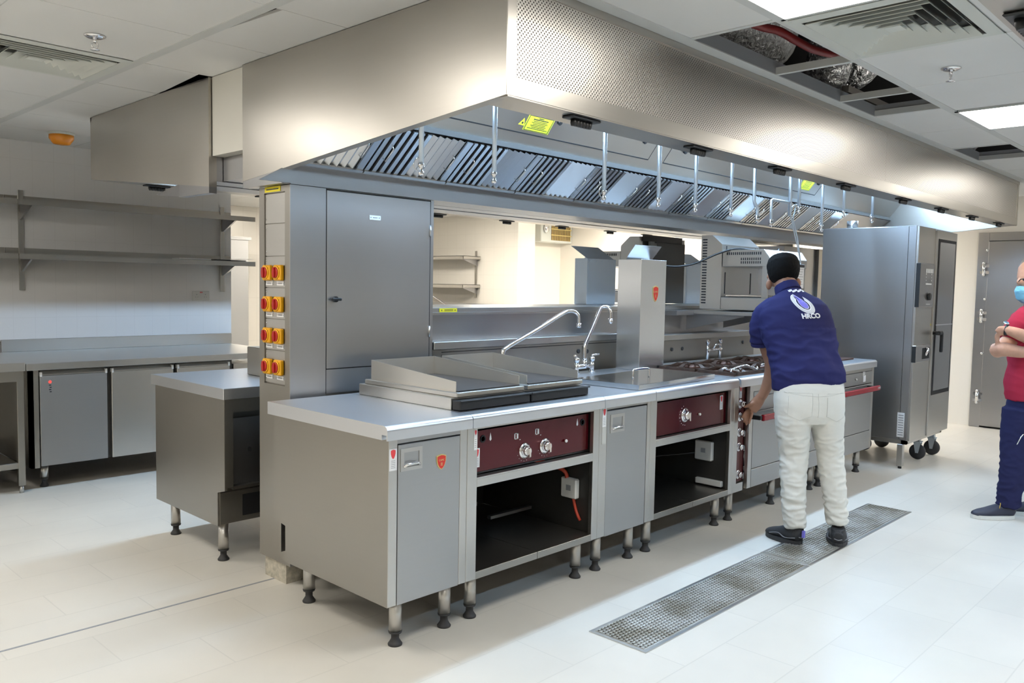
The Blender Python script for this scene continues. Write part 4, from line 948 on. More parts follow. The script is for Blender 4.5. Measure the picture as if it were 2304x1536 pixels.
# steel cabinets beyond the far end of the island
t = thing('tall_cabinet', 'tall plain steel cabinet standing between the salamander grill and the combi oven', 'cabinet', (6.1, 1.6, 0))
MB().box(5.77, 6.49, 1.25, 1.95, .10, 1.868, .003).build('cabinet_body', 'steel_dark', t)
MB().box(6.492, 6.66, 1.22, 1.95, 0, 1.868, .003).build('end_post', 'steel_side', t)
for x, y in ((5.83, 1.32), (6.43, 1.32), (5.83, 1.88), (6.43, 1.88)): leg(t, x, y, .10, r=.02)
# ================================================================== right wall: cold-room door
fr = MB(); fr.box(8.005, 8.03, .03, .135, 0, 2.09, .003).box(8.005, 8.03, -2.2, .03, 2.0, 2.09, .003); struct('door_1', MB().box(7.985, 8.028, -2.1, .028, .02, 1.995, .004), 'steel_dark')
dn = bpy.data.objects['door_1']; fr.build('door_frame', 'steel_dark', dn)
for z in (1.70, 1.20, .33):
    m = MB(); m.cyl((7.975, .06, z-.06), (7.975, .06, z+.06), .017); m.ball((7.975, .06, z+.06), .018, .018, .022); m.ball((7.975, .06, z-.06), .018, .018, .018); m.box(7.975, 8.0, .01, .10, z-.05, z-.02).box(7.975, 8.0, .01, .10, z+.02, z+.05); m.build('hinge', 'chrome', dn)
for z in (1.90, 1.38, .80): m = MB(); m.lathe([(.016, 0), (.014, .02), (.006, .026)], (7.985, .035, z), (-1, 0, 0), 14); m.build('cover_cap', 'chrome', dn)
# ================================================================== floor drains
def grate(x0, x1, label):
    t = thing('floor_drain', label, 'drain', ((x0+x1)/2, -.52, 0), 'long floor drains in front of the cooking line')
    y0, y1 = -.672, -.388; F = .020
    m = MB(); m.box(x0, x1, y0, y0+F, -.004, .004).box(x0, x1, y1-F, y1, -.004, .004).box(x0, x0+F, y0+F, y1-F, -.004, .004).box(x1-F, x1, y0+F, y1-F, -.004, .004); m.build('drain_frame', 'steel', t)
    MB().box(x0+F, x1-F, y0+F, y1-F, .0003, .001).build('channel', 'liner', t)
    m = MB(); nx = int((x1-x0-2*F)/.021); ny = 14; ax, ay = (x1-x0-2*F)/nx, (y1-y0-2*F)/ny
    for i in range(nx+1): xx = x0+F+ax*i; m.box(xx-.0014, xx+.0014, y0+F, y1-F, .001, .0062)
    for j in range(ny+1): yy = y0+F+ay*j; m.box(x0+F, x1-F, yy-.0035, yy+.0035, .001, .0045)
    for i in range(nx):
        for j in range(ny):
            cx_, cy_ = x0+F+ax*(i+.5+.25*((j % 2)*2-1)), y0+F+ay*(j+.5)
            m.slab([(cx_-.006, cy_-.004, .0045), (cx_+.006, cy_-.004, .0045), (cx_+.006, cy_+.004, .0045), (cx_-.006, cy_+.004, .0045)], (0, 0, .003))
    m.build('grating', 'grating', t)
grate(.752, 2.232, 'near floor drain with stained mesh grating')
grate(2.246, 3.765, 'far floor drain grating the man is standing on')
# ================================================================== left wall: shelves, fridge counter, table
def wshelf(x0, x1, z, label, upst=.05):
    t = thing('wall_shelf', label, 'shelf', ((x0+x1)/2, 4.45, z), 'steel shelves on the tiled back wall')
    m = MB(); m.box(x0, x1, 4.285, 4.615, z-.004, z, .0005).box(x0, x1, 4.280, 4.285, z-.040, z).box(x0, min(x1, 1.76), 4.61, 4.618, z-.01, z+upst); m.build('shelf_panel', 'steel_side', t)
    for x in ((.055, 1.67) if x0 > -.1 else (-1.3, -.32)):
        MB().prism([(4.60, z-.005), (4.60, z-.125), (4.575, z-.125), (4.33, z-.025), (4.33, z-.005)], 'x', x-.002, x+.012).build('bracket', 'steel_dark', t)
    return t
wshelf(-.045, 1.82, 1.992, 'upper wall shelf on the right half of the tiled wall'); wshelf(-.045, 1.82, 1.600, 'lower wall shelf holding papers at its right end')
wshelf(-1.9, -.05, 1.992, 'upper wall shelf cut by the left edge'); wshelf(-1.9, -.05, 1.600, 'lower wall shelf cut by the left edge')
for x, l in ((.055, 'steel wall rail carrying the shelves near the left edge'), (1.67, 'steel wall rail carrying the shelves at the wall end')):
    tag(MB().box(x-.014, x+.024, 4.601, 4.6095, 1.33, 2.085, .002).build('shelf_rail', 'steel_side'), l, 'rail', 'upright rails behind the wall shelves')
m = MB(); m.slab([(1.15, 4.32, 1.602), (1.42, 4.30, 1.602), (1.44, 4.48, 1.602), (1.17, 4.5, 1.602)], (0, 0, .012)); tag(m.build('paper_stack', 'label_white'), 'white papers lying flat on the lower wall shelf', 'papers')
m = MB(); m.slab([(1.46, 4.31, 1.602), (1.74, 4.30, 1.602), (1.76, 4.42, 1.604), (1.48, 4.5, 1.602)], (0, 0, .008)); tag(m.build('document_folder', 'black_plastic'), 'dark folder on the lower wall shelf beside the papers', 'folder')
m = MB(); m.slab([(1.50, 4.29, 1.612), (1.80, 4.285, 1.622), (1.80, 4.38, 1.622), (1.52, 4.40, 1.612)], (0, 0, .002)); tag(m.build('loose_sheet', 'label_white'), 'loose white sheet on the folder at the shelf end', 'paper')
t = thing('wall_socket', 'white double socket on the tiled wall under the shelves', 'socket', (1.475, 4.61, 1.29))
MB().box(1.398, 1.552, 4.606, 4.6195, 1.250, 1.335, .003).build('face_plate', 'white_plastic', t)
m = MB()
for cx_ in (1.435, 1.515): m.box(cx_-.003, cx_+.003, 4.605, 4.606, 1.300, 1.308).box(cx_-.013, cx_-.006, 4.605, 4.606, 1.280, 1.284).box(cx_+.006, cx_+.013, 4.605, 4.606, 1.280, 1.284)
m.build('pin_hole', 'print_grey', t); m = MB().box(1.465, 1.472, 4.603, 4.606, 1.318, 1.328).box(1.478, 1.485, 4.603, 4.606, 1.318, 1.328); m.build('switch', 'print_red', t)
t = thing('fridge_counter', 'undercounter refrigerator with steel doors below the tiled wall', 'refrigerator', (.6, 4.0, 0))
m = MB(); m.prism([(-.215, 3.565), (1.45, 3.565), (1.60, 3.62), (1.70, 3.78), (1.74, 4.0), (1.74, 4.605), (-.215, 4.605)], 'z', .815, .862, bev=.003); m.build('worktop', 'steel', t)
MB().box(-.09, 1.76, 4.600, 4.6185, .862, .955, .002).build('upstand', 'steel', t)
m = MB(); m.box(-.165, 1.26, 3.64, 4.55, .16, .812); m.build('fridge_body', 'liner', t); m = MB(); m.box(-.185, -.135, 3.60, 3.66, .155, .812).box(-.185, -.165, 3.60, 4.55, .155, .812); m.build('end_panel', 'steel_side', t)
for i, (a, b) in enumerate(((-.127, .303), (.333, .775), (.803, 1.222))):
    d = MB().box(a, b, 3.598, 3.64, .163, .775, .003).build('fridge_door', 'steel_dimmed' if i == 0 else 'steel', t)  # first door's darker steel stands in for its weaker reflection
    MB().prism([(3.600, .776), (3.600, .782), (3.63, .806), (3.64, .806), (3.64, .776)], 'x', a+.012, b-.012).build('grip_rail', 'steel', d)
    m = MB(); m.box(a, a+.014, 3.592, 3.63, .768, .80, .002).box(b-.014, b, 3.592, 3.63, .768, .80, .002); m.build('end_cap', 'white_plastic', d)
    if i == 0:
        MB().lathe([(.010, 0), (.008, .003)], (-.065, 3.598, .730), (0, -1, 0), 14).build('status_light', 'led_red', d)
        m = MB()
        for k in range(4): m.box(-.072+.004*(k % 2), -.058+.002*(k % 2), 3.5972, 3.598, .705-k*.015, .712-k*.015)
        m.build('printed_scale', 'ink', d)
m = MB().box(1.275, 1.45, 3.64, 4.5, .16, .775); m.build('motor_cover', 'steel', t)
for x in (-.075, 1.2): leg(t, x, 3.72, .16); leg(t, x, 4.4, .16)
t = thing('work_table', 'open steel work table at the left edge with a lower shelf', 'table', (-.9, 4.1, 0))
MB().box(-1.85, -.222, 3.56, 4.60, .815, .872, .003).build('table_top', 'steel', t); MB().box(-1.85, -.10, 4.602, 4.6185, .862, .955, .002).build('upstand', 'steel', t)
MB().box(-1.8, -.26, 3.60, 3.625, .745, .815).build('apron', 'steel_side', t); MB().box(-1.8, -.26, 4.5, 4.525, .745, .815).build('apron', 'steel_side', t)
MB().box(-1.8, -.26, 3.61, 4.53, .165, .205, .002).build('lower_shelf', 'steel_side', t)
for x, y in ((-.262, 3.625), (-.262, 4.52), (-1.8, 3.625), (-1.8, 4.52)):
    l = MB().box(x-.0, x+.042, y-.021, y+.021, .05, .815, .002).build('leg', 'steel_side', t); MB().cyl((x+.021, y, 0), (x+.021, y, .05), .014).build('foot', 'steel', l)
# ================================================================== back line of the island
t = thing('base_cabinet', 'cabinet of the back line whose plain side faces the open floor', 'cabinet', (.5, 1.75, 0))
m = MB(); m.prism([(1.435, ZB), (1.435, .365), (1.36, .385), (1.36, ZU), (2.165, ZU), (2.165, ZB)], 'x', .038, .050); m.build('side_panel', 'steel_side', t)
MB().box(.022, 2.0, 1.337, 2.186, ZU, ZT, .002).build('worktop', 'steel_top', t)
m = MB(); m.box(.050, 1.99, 1.43, 2.15, ZB+.005, .36).box(.050, 1.99, 1.455, 2.15, .36, ZU).box(.05, .085, 1.362, 1.455, .40, ZU).box(.085, 1.99, 1.362, 1.455, .775, ZU).box(.085, 1.99, 1.362, 1.455, .385, .40); m.build('carcass', 'steel_side', t)
m = MB(); m.box(.09, .30, 1.395, 1.40, .402, .740); m.build('service_panel', 'steel_dark', t)
m = MB(); m.lathe([(.011, 0), (.011, .003)], (.19, 1.395, .575), (0, -1, 0), 16); m.box(.305, 1.9, 1.40, 1.405, .42, .72).box(.17, .9, 1.427, 1.430, .225, .335); m.build('opening', 'dark_gap', t)
for x, y in ((.104, 2.066), (.088, 1.475), (1.9, 2.066), (1.9, 1.475)): leg(t, x, y, ZB)
t = thing('countertop_appliance', 'low steel appliance standing on the back line worktop behind the tower', 'appliance', (.8, 1.95, ZT))
m = MB(); m.box(.43, 1.25, 1.67, 1.86, ZT+.001, 1.06, .004); m.build('appliance_body', 'steel_side', t)
t = thing('base_cabinet', 'back line cabinet run hidden behind the service wall', 'cabinet', (3.5, 1.75, 0))
MB().box(2.01, 5.0, 1.36, 2.165, ZB, ZU).build('carcass', 'steel_side', t); MB().box(2.01, 5.0, 1.337, 2.186, ZU, ZT, .002).build('worktop', 'steel_top', t)
for x in (2.1, 4.9): leg(t, x, 1.475, ZB); leg(t, x, 2.06, ZB)
# ================================================================== back room
t = thing('steel_cupboard', 'tall plain steel cupboard seen through the left gap in the back room', 'cupboard', (3.0, 7.8, 0))
m = MB(); m.box(2.55, 3.50, 7.5, 8.15, .1, 2.0, .003).box(2.53, 3.53, 7.48, 8.15, 1.96, 2.0).box(2.6, 3.45, 7.6, 8.1, 0, .1); m.build('cupboard_body', 'steel_dimmed', t)
for z, l in ((1.85, 'upper steel shelf on the cream tiled wall of the back room'), (1.44, 'lower steel shelf on the cream tiled wall of the back room')):
    t = thing('wall_shelf', l, 'shelf', (6.35, 7.0, z), 'steel shelves in the back room')
    m = MB(); m.box(6.15, 6.495, 6.27, 8.1, z-.006, z).box(6.15, 6.158, 6.27, 8.1, z-.05, z).box(6.15, 6.495, 6.27, 6.275, z-.045, z); m.build('shelf_panel', 'steel', t)
    for y in (6.33, 7.7): m = MB(); m.prism([(6.495, z-.007), (6.495, z-.14), (6.2, z-.05), (6.2, z-.007)], 'y', y, y+.01); m.build('bracket', 'steel_dark', t)
tag(MB().box(6.478, 6.497, 6.34, 6.37, 1.25, 1.93, .002).build('shelf_rail', 'steel_side'), 'steel wall rail at the near end of the back room shelves', 'rail')
t = thing('back_counter', 'steel counter along the cream tiled wall of the back room', 'counter', (6.2, 6.6, 0))
MB().box(5.8, 6.495, 5.75, 8.1, .84, .90, .003).build('worktop', 'steel', t); MB().box(5.85, 6.49, 5.8, 8.05, .1, .84).build('carcass', 'steel_side', t); MB().box(6.47, 6.495, 5.78, 8.1, .90, 1.165).build('upstand', 'steel_dark', t)
t = thing('swan_neck_tap', 'thin chrome tap over the back room counter', 'tap', (6.3, 6.9, .9))
m = MB(); m.cyl((6.38, 6.78, .901), (6.38, 6.78, 1.05), .012); m.tube([(6.38, 6.78, 1.04), (6.36, 6.80, 1.10), (6.22, 6.90, 1.22), (6.12, 6.97, 1.29), (6.08, 7.0, 1.29), (6.07, 7.0, 1.24)], .010, 10, 4); m.build('spout', 'chrome', t)
t = thing('air_handler', 'wall-mounted ventilation unit with a yellowed grille high in the back corner', 'ventilation unit', (7.7, 5.9, 2.25))
MB().box(7.30, 8.02, 5.82, 6.055, 2.10, 2.42, .01).build('casing', 'diffuser_white', t)
m = MB()
for k in range(18): m.box(7.54+k*.025, 7.548+k*.025, 5.812, 5.82, 2.13, 2.39)
m.box(7.52, 7.99, 5.806, 5.813, 2.20, 2.215).box(7.52, 7.99, 5.806, 5.813, 2.29, 2.305); m.build('grille', 'gold', t)
m = MB(); m.box(7.53, 7.98, 5.8185, 5.8195, 2.13, 2.39); m.build('filter_mat', 'brown_plate', t)
MB().ball((7.40, 5.80, 2.30), .05, .03, .07).build('motor_cap', 'chrome', t)
m = MB(); m.tube([(7.0, 6.05, 2.456), (7.02, 6.0, 2.36), (6.98, 6.0, 2.22), (6.92, 6.03, 2.1)], .012, 8, 3); tag(m.build('conduit', 'diffuser_white'), 'white flexible conduit hanging beside the ventilation unit', 'conduit')
# ================================================================== people
RH = Vector((math.sin(YAW), -math.cos(YAW), 0)); FH = Vector((math.cos(YAW), math.sin(YAW), 0)); ZV = Vector((0, 0, 1))
def finger(m, pts, r0, r1, n=10):
    k = len(pts)-1; m.tube(pts, r0, n, 3, [r0+(r1-r0)*i/k for i in range(k+1)]); m.ball(pts[-1], r1*1.02, r1*1.02, r1*1.02, n=10)
def wr_trouser(knee, hem):
    def f(c):
        z = c.z; a = .0022
        if z < knee+.12: a = .0050
        if z < knee-.18: a = .0036
        if z < hem+.17: a = .0080
        if z > .80: a = .0008
        return a
    return f
p = thing('person', 'man in navy polo and pale trousers leaning to the range knobs, seen from behind', 'person', (2.65, -.5, 0))
# body: head, neck, left arm with hand, right arm, torso core and ankles as one surface
m = MB()
m.loft([((2.742, -0.250, 1.409), .062, .060), ((2.770, -0.221, 1.454), .058, .060), ((2.792, -0.200, 1.488), .066, .074), ((2.806, -0.186, 1.533), .080, .094), ((2.813, -0.178, 1.573), .084, .098), ((2.821, -0.173, 1.605), .076, .086), ((2.830, -0.168, 1.627), .050, .060), ((2.830, -0.167, 1.635), .02, .02)], RH, 24)
m.ball((2.834, -0.114, 1.488), .030, .040, .036)       # jaw, turned a little to the left
m.ball((2.848, -0.071, 1.515), .012, .014, .016)       # nose and brow just past the cheek
m.loft([((2.692, -0.356, 1.185), .15, .10), ((2.720, -0.298, 1.299), .16, .10), ((2.741, -0.263, 1.362), .10, .07), ((2.752, -0.245, 1.404), .06, .055)], RH, 20)
AL = [(2.654, -0.173, 1.295), (2.665, -0.155, 1.176), (2.692, -0.169, 1.070), (2.716, -0.179, 1.003), (2.733, -0.168, 0.934), (2.737, -0.143, 0.857), (2.735, -0.113, 0.786)]
for i in range(1): m.tube(AL, .045, 16, 4, [.056, .053, .047, .044, .041, .034, .027])
m.tube([(2.839, -0.379, 1.300), (2.979, -0.351, 1.204), (3.076, -0.308, 1.103), (3.120, -0.238, 1.028), (3.101, -0.161, 0.989)], .045, 14, 4, [.055, .05, .045, .038, .028])
m.loft([((2.735, -0.112, 0.792), .020, .030), ((2.730, -0.093, 0.760), .022, .036), ((2.724, -0.072, 0.726), .018, .040), ((2.716, -0.056, 0.703), .015, .036)], FH, 16)
finger(m, [(2.730, -0.085, 0.751), (2.704, -0.072, 0.749), (2.690, -0.051, 0.732), (2.680, -0.033, 0.723)], .0125, .0095)              # thumb, closing on the knob from above
finger(m, [(2.733, -0.052, 0.720), (2.729, -0.026, 0.698), (2.711, -0.015, 0.676), (2.693, -0.011, 0.656)], .0105, .0080)
finger(m, [(2.722, -0.056, 0.708), (2.722, -0.033, 0.678), (2.707, -0.025, 0.651), (2.692, -0.024, 0.630)], .0105, .0080)
finger(m, [(2.709, -0.063, 0.696), (2.714, -0.047, 0.664), (2.703, -0.042, 0.637), (2.688, -0.042, 0.616)], .0100, .0078)
finger(m, [(2.699, -0.074, 0.690), (2.703, -0.065, 0.661), (2.693, -0.062, 0.640), (2.686, -0.061, 0.625)], .0090, .0070)
m.tube([(2.556, -0.431, 0.182), (2.562, -0.437, 0.092)], .036, 12); m.tube([(2.733, -0.601, 0.197), (2.739, -0.607, 0.112)], .036, 12)
m.tube([(2.655, -0.418, 1.063), (2.576, -0.423, 0.865), (2.557, -0.404, 0.611), (2.550, -0.424, 0.335), (2.558, -0.433, 0.156)], .04, 12, 3); m.tube([(2.655, -0.418, 1.063), (2.646, -0.496, 0.867), (2.699, -0.551, 0.615), (2.718, -0.585, 0.337), (2.736, -0.604, 0.158)], .04, 12, 3)
body = organic(m, 'body', 'skin', p, .0055, 3)
m = MB()
for q, s_ in (((2.738, -0.129, 1.465), -1), ((2.838, -0.263, 1.476), 1)):
    m.ball(q, .011, .018, .030, Matrix.Rotation(YAW, 3, 'Z').to_4x4(), 16)
m.build('ear', 'skin', body)
m = MB()
m.loft([((2.770, -0.214, 1.482), .058, .050), ((2.780, -0.202, 1.509), .084, .080), ((2.787, -0.195, 1.546), .092, .098), ((2.798, -0.185, 1.583), .094, .104), ((2.811, -0.177, 1.613), .084, .094), ((2.820, -0.172, 1.632), .056, .064), ((2.820, -0.172, 1.640), .022, .024)], RH, 28)
organic(m, 'hair', 'hair', p, .006, 3, wr=.0015, wfreq=60)
# polo shirt
m = MB()
m.loft([((2.610, -0.459, 0.897), .205, .130), ((2.605, -0.454, 0.942), .202, .132), ((2.631, -0.423, 1.026), .190, .128), ((2.661, -0.381, 1.124), .198, .130), ((2.688, -0.338, 1.223), .208, .135), ((2.710, -0.303, 1.291), .205, .128), ((2.730, -0.280, 1.337), .182, .108), ((2.748, -0.262, 1.376), .130, .085), ((2.760, -0.247, 1.409), .075, .070), ((2.767, -0.232, 1.435), .060, .060)], RH, 36, 2.3)
m.tube([(2.662, -0.224, 1.315), (2.642, -0.174, 1.277), (2.638, -0.148, 1.202), (2.662, -0.145, 1.128)], .07, 20, 4, [.088, .084, .076, .070])
m.tube([(2.776, -0.371, 1.319), (2.864, -0.376, 1.281), (2.969, -0.356, 1.210), (3.037, -0.326, 1.147)], .07, 20, 4, [.088, .082, .074, .066])
def wr_shirt(c):
    return .0008 if c.z < .93 else (.0075 if c.z < 1.22 else .002)
shirt = organic(m, 'polo_shirt', 'navy_shirt', p, .008, 4, wr=wr_shirt, wfreq=8.5, wscale=(1, 1, 2.0))
m = MB(); m.loft([((2.760, -0.247, 1.415), .078, .074), ((2.769, -0.227, 1.446), .072, .072), ((2.773, -0.216, 1.467), .066, .068)], RH, 28); organic(m, 'collar', 'navy_shirt', shirt, .006, 2)
m = MB(); m.tube([(2.662, -0.144, 1.133), (2.669, -0.145, 1.106)], .073, 24); organic(m, 'cuff', 'navy_shirt', shirt, .006, 1)
# printed logo laid on the back of the shirt
dgx = bpy.context.evaluated_depsgraph_get(); BV = BVHTree.FromPolygons([v.co[:] for v in shirt.data.vertices], [f.vertices[:] for f in shirt.data.polygons])
LC = Vector((2.664, -0.370, 1.355)); LX = (RH*1.0+ZV*(-.22)).normalized(); LY = (ZV*.82-RH*.28).normalized()
TX_ = (RH+ZV*.05).normalized(); TY_ = (ZV*.86-RH*.12).normalized()
def onback(u, v, q=0, tx=False):
    P_ = LC+(TX_*u+TY_*v if tx else LX*u+LY*v)-FH*.6
    h = BV.ray_cast(P_, FH, 2.0)
    if h[0] is None: return P_+FH*.5
    n_ = h[1] if h[1].dot(FH) < 0 else -h[1]
    return h[0]+n_*(.0022+q)
def patch(name, rings, mat, par):
    m = MB()
    for A, B in rings:
        a = [m.bm.verts.new(onback(*p_)) for p_ in A]; b = [m.bm.verts.new(onback(*p_)) for p_ in B]
        for i in range(len(a)-1): m.bm.faces.new((a[i], a[i+1], b[i+1], b[i]))
    return m.build(name, mat, par)
def arc(r, a0, a1, ex, n=30): return [(r*ex*math.cos(math.radians(a0+(a1-a0)*i/n)), r*math.sin(math.radians(a0+(a1-a0)*i/n))) for i in range(n+1)]
logo = patch('ring_logo', [(arc(r-.0041, 115+k*6, 425-k*3, 1.12), arc(r, 115+k*6, 425-k*3, 1.12)) for k, r in enumerate((.054, .049, .044, .039, .035))], 'logo_white', shirt)
dr = [(x*.86, y*.86) for x, y in [(-.022, .052), (-.008, .040), (.010, .026), (.024, .008), (.026, -.010), (.014, -.024), (-.002, -.026), (-.018, -.018), (-.024, .0), (-.020, .020), (-.022, .052)]]
m = MB(); c_ = m.bm.verts.new(onback(0, 0, .0004)); vs = [m.bm.verts.new(onback(x*1.1, y*1.1, .0004)) for x, y in dr[:-1]]
for i in range(len(vs)): m.bm.faces.new((c_, vs[i], vs[(i+1) % len(vs)]))
m.build('drop_emblem', 'logo_blue', logo)
patch('drop_outline', [([(x*1.1, y*1.1) for x, y in dr], [(x*1.22, y*1.22) for x, y in dr])]+[([(math.cos(a)*.018, math.sin(a)*.018-.002), (-math.cos(a)*.018, -math.sin(a)*.018-.002)], [(math.cos(a+.25)*.018, math.sin(a+.25)*.018-.002), (-math.cos(a+.25)*.018, -math.sin(a+.25)*.018-.002)]) for a in (.2, 1.3, 2.3)], 'logo_white', logo)
text_mesh('HRCO', .036, lambda u, v, q: onback(u+.022, v-.068, q*.5, True), 'logo_white', shirt, 'lettering', .0004, bold=.0017, sx=1.05)
m = MB()
for k in range(9):
    x0_ = -.078+k*.0100; z0_ = .063+.004*math.sin(k*2.1)
    a = [m.bm.verts.new(onback(x0_+dx+.035, z0_+dz+.012, 0, True)) for dx, dz in ((0, -.005), (.013, -.004), (.013, .006), (0, .005))]; m.bm.faces.new(a)
m.build('small_script', 'logo_white', shirt)
# trousers
m = MB()
m.loft([((2.609, -0.457, 0.942), .186, .118), ((2.601, -0.463, 0.880), .192, .130), ((2.598, -0.468, 0.818), .194, .136), ((2.600, -0.469, 0.755), .190, .130), ((2.606, -0.469, 0.703), .165, .110)], RH, 32, 2.3)
m.loft([((2.541, -0.401, 0.803), .098, .125), ((2.544, -0.404, 0.702), .098, .118), ((2.558, -0.404, 0.599), .088, .100), ((2.572, -0.404, 0.508), .078, .086), ((2.563, -0.410, 0.407), .074, .080), ((2.548, -0.422, 0.284), .066, .072), ((2.544, -0.433, 0.185), .060, .066), ((2.546, -0.442, 0.097), .056, .062)], RH, 26)
m.loft([((2.667, -0.533, 0.806), .100, .125), ((2.676, -0.541, 0.705), .092, .116), ((2.696, -0.547, 0.602), .078, .098), ((2.715, -0.553, 0.511), .070, .084), ((2.715, -0.568, 0.411), .068, .078), ((2.720, -0.587, 0.286), .064, .070), ((2.725, -0.599, 0.198), .060, .066), ((2.726, -0.607, 0.120), .056, .062)], RH, 26)
tr = organic(m, 'trousers', 'khaki', p, .0065, 5, wr=wr_trouser(.50, .10), wfreq=13, wscale=(1, 1, 2.1))
BT = BVHTree.FromPolygons([v.co[:] for v in tr.data.vertices], [f.vertices[:] for f in tr.data.polygons])
def ontr(c, u, v):
    P_ = Vector(c)+RH*u+ZV*v-FH*.6; h = BT.ray_cast(P_, FH, 2.0)
    if h[0] is None: return P_+FH*.48
    return h[0]-FH*.0025
def pocket(c):
    m = MB(); N = 8; rows = [[m.bm.verts.new(ontr(c, -.06+.12*i/N, .065-.135*j/N-(.02*(1-abs(2*i/N-1)) if j == N else 0))) for i in range(N+1)] for j in range(N+1)]
    for j in range(N):
        for i in range(N): m.bm.faces.new((rows[j][i], rows[j][i+1], rows[j+1][i+1], rows[j+1][i])).smooth = True
    m.build('back_pocket', 'khaki', tr)
def seam(name, c, pts, mat='stitching', r=.0016):
    m = MB(); q = []
    for (a, b), (a2, b2) in zip(pts, pts[1:]):
        for i in range(6): q.append(ontr(c, a+(a2-a)*i/6, b+(b2-b)*i/6))
    m.tube(q, .0011, 6); return m.build(name, mat, tr)
for c_ in ((2.548, -0.394, 0.807), (2.689, -0.541, 0.805)):
    pocket(c_); seam('pocket_stitching', c_, [(-.06, .065), (.06, .065), (.06, -.06), (0, -.088), (-.06, -.06), (-.06, .065)])
seam('centre_seam', (2.612, -0.460, 0.841), [(0, .03), (0, 0), (.004, -.06), (.003, -.11)]); seam('waist_seam', (2.611, -0.459, 0.871), [(-.17, .0), (-.08, -.012), (0, -.016), (.08, -.010), (.16, .006)])
# shoes
def shoe(name, heel, toe, mat, sole, par, L=.27, w=.048, trim=None, lace=None, ankle=True):
    heel, toe = Vector(heel), Vector(toe); heel.z = toe.z = 0; d = (toe-heel).normalized(); toe = heel+d*L; s_ = Vector((-d.y, d.x, 0))
    m = MB(); P_ = lambda t_, z: heel+d*(L*t_)+ZV*z
    m.loft([(P_(.01, .05), w*.55, .035), (P_(.08, .055), w*.80, .045), (P_(.25, .058), w*.85, .048), (P_(.45, .050), w*.90, .040), (P_(.65, .040), w*1.02, .030), (P_(.82, .034), w*.98, .024), (P_(.94, .028), w*.70, .018), (P_(.99, .026), w*.35, .010)], s_, 22)
    if ankle: m.loft([(P_(.20, .05), w*.8, .055), (P_(.19, .085), w*.76, .052), (P_(.18, .105), w*.74, .050)], s_, 20)
    up = organic(m, name, mat, par, .006, 3)
    m = MB(); pts = []
    for k in range(24):
        a = 2*PI*k/24; t_ = .5-.5*math.cos(a); ww = w*1.12*(math.sin(a))*(1+.12*(t_-.4)); pts.append(heel+d*(L*(t_*1.02-.01))+s_*ww)
    m.slab([(q.x, q.y, .001) for q in pts], (0, 0, .024)); m.build('sole', sole, up)
    if trim:
        m = MB()
        for side in (-1, 1): m.tube([P_(.05, .045)+s_*side*w*.72, P_(.3, .035)+s_*side*w*.98, P_(.5, .05)+s_*side*w*.95, P_(.75, .035)+s_*side*w*1.0], .003, 6, 4)
        m.tube([P_(-.005, .05)-s_*w*.4, P_(-.02, .045), P_(-.005, .05)+s_*w*.4], .003, 6, 3)
        m.build('trim', trim, up)
    if lace:
        m = MB()
        for k in range(5):
            t_ = .34+.075*k; m.tube([P_(t_, .075-.01*k)+s_*w*.5, P_(t_+.03, .092-.013*k), P_(t_, .075-.01*k)-s_*w*.5], .0028, 6, 2)
        m.tube([P_(.36, .09), P_(.40, .105)+s_*.03, P_(.45, .075)+s_*.045], .0026, 6, 3); m.build('laces', lace, up)
    return up
SL = shoe('left_shoe', (2.538, -0.484, 0.039), (2.591, -0.295, 0.055), 'shoe_black', 'rubber', p, .245, .054, 'shoe_trim')
SR = shoe('right_shoe', (2.651, -0.646, 0.069), (2.863, -0.549, 0.043), 'shoe_black', 'rubber', p, .285, .052, 'shoe_trim')
m = MB(); hv = Vector((2.538, -0.484, 0.039)); dv = (Vector((2.591, -0.295, 0.055))-hv); dv.z = 0; hv = hv-dv.normalized()*.014; m.box(hv.x-.007, hv.x+.007, hv.y-.007, hv.y+.007, .05, .088); m.build('heel_tab', 'logo_blue', SL)
# ------------------------------------------------------------------ second man at the right edge
p = thing('person', 'masked man in a red polo with folded tattooed arms, cut by the right edge', 'person', (4.12, -1.2, 0))
m = MB()
m.loft([((4.172, -1.218, 1.358), .060, .058), ((4.142, -1.216, 1.419), .058, .060), ((4.125, -1.212, 1.469), .068, .082), ((4.122, -1.209, 1.539), .076, .096), ((4.135, -1.209, 1.595), .076, .096), ((4.137, -1.211, 1.631), .060, .076), ((4.139, -1.212, 1.651), .03, .04)], FH, 24)
m.ball((4.050, -1.149, 1.512), .018, .018, .022); m.ball((4.087, -1.187, 1.455), .05, .05, .042)
m.loft([((4.200, -1.247, 1.161), .10, .14), ((4.189, -1.235, 1.288), .10, .16), ((4.178, -1.224, 1.352), .06, .07)], FH, 20)
# right arm: shoulder, elbow, forearm folded across; left forearm over it
m.tube([(4.057, -1.185, 1.260), (3.977, -1.130, 1.148), (3.936, -1.088, 1.091), (3.907, -1.072, 1.077)], .045, 14, 4, [.052, .048, .046, .044])
m.tube([(3.906, -1.071, 1.083), (3.869, -1.134, 1.094), (3.907, -1.217, 1.082), (3.986, -1.270, 1.098), (4.081, -1.297, 1.118)], .040, 14, 4, [.046, .044, .036, .030, .030])
m.tube([(4.285, -1.293, 1.269), (4.277, -1.356, 1.179), (4.182, -1.373, 1.099), (3.990, -1.302, 1.138), (3.880, -1.217, 1.186), (3.849, -1.156, 1.211), (3.853, -1.131, 1.215)], .034, 14, 4, [.055, .050, .047, .042, .038, .029, .028])
m.loft([((3.853, -1.131, 1.215), .024, .028), ((3.849, -1.113, 1.209), .018, .036), ((3.850, -1.099, 1.192), .014, .034)], FH, 14)
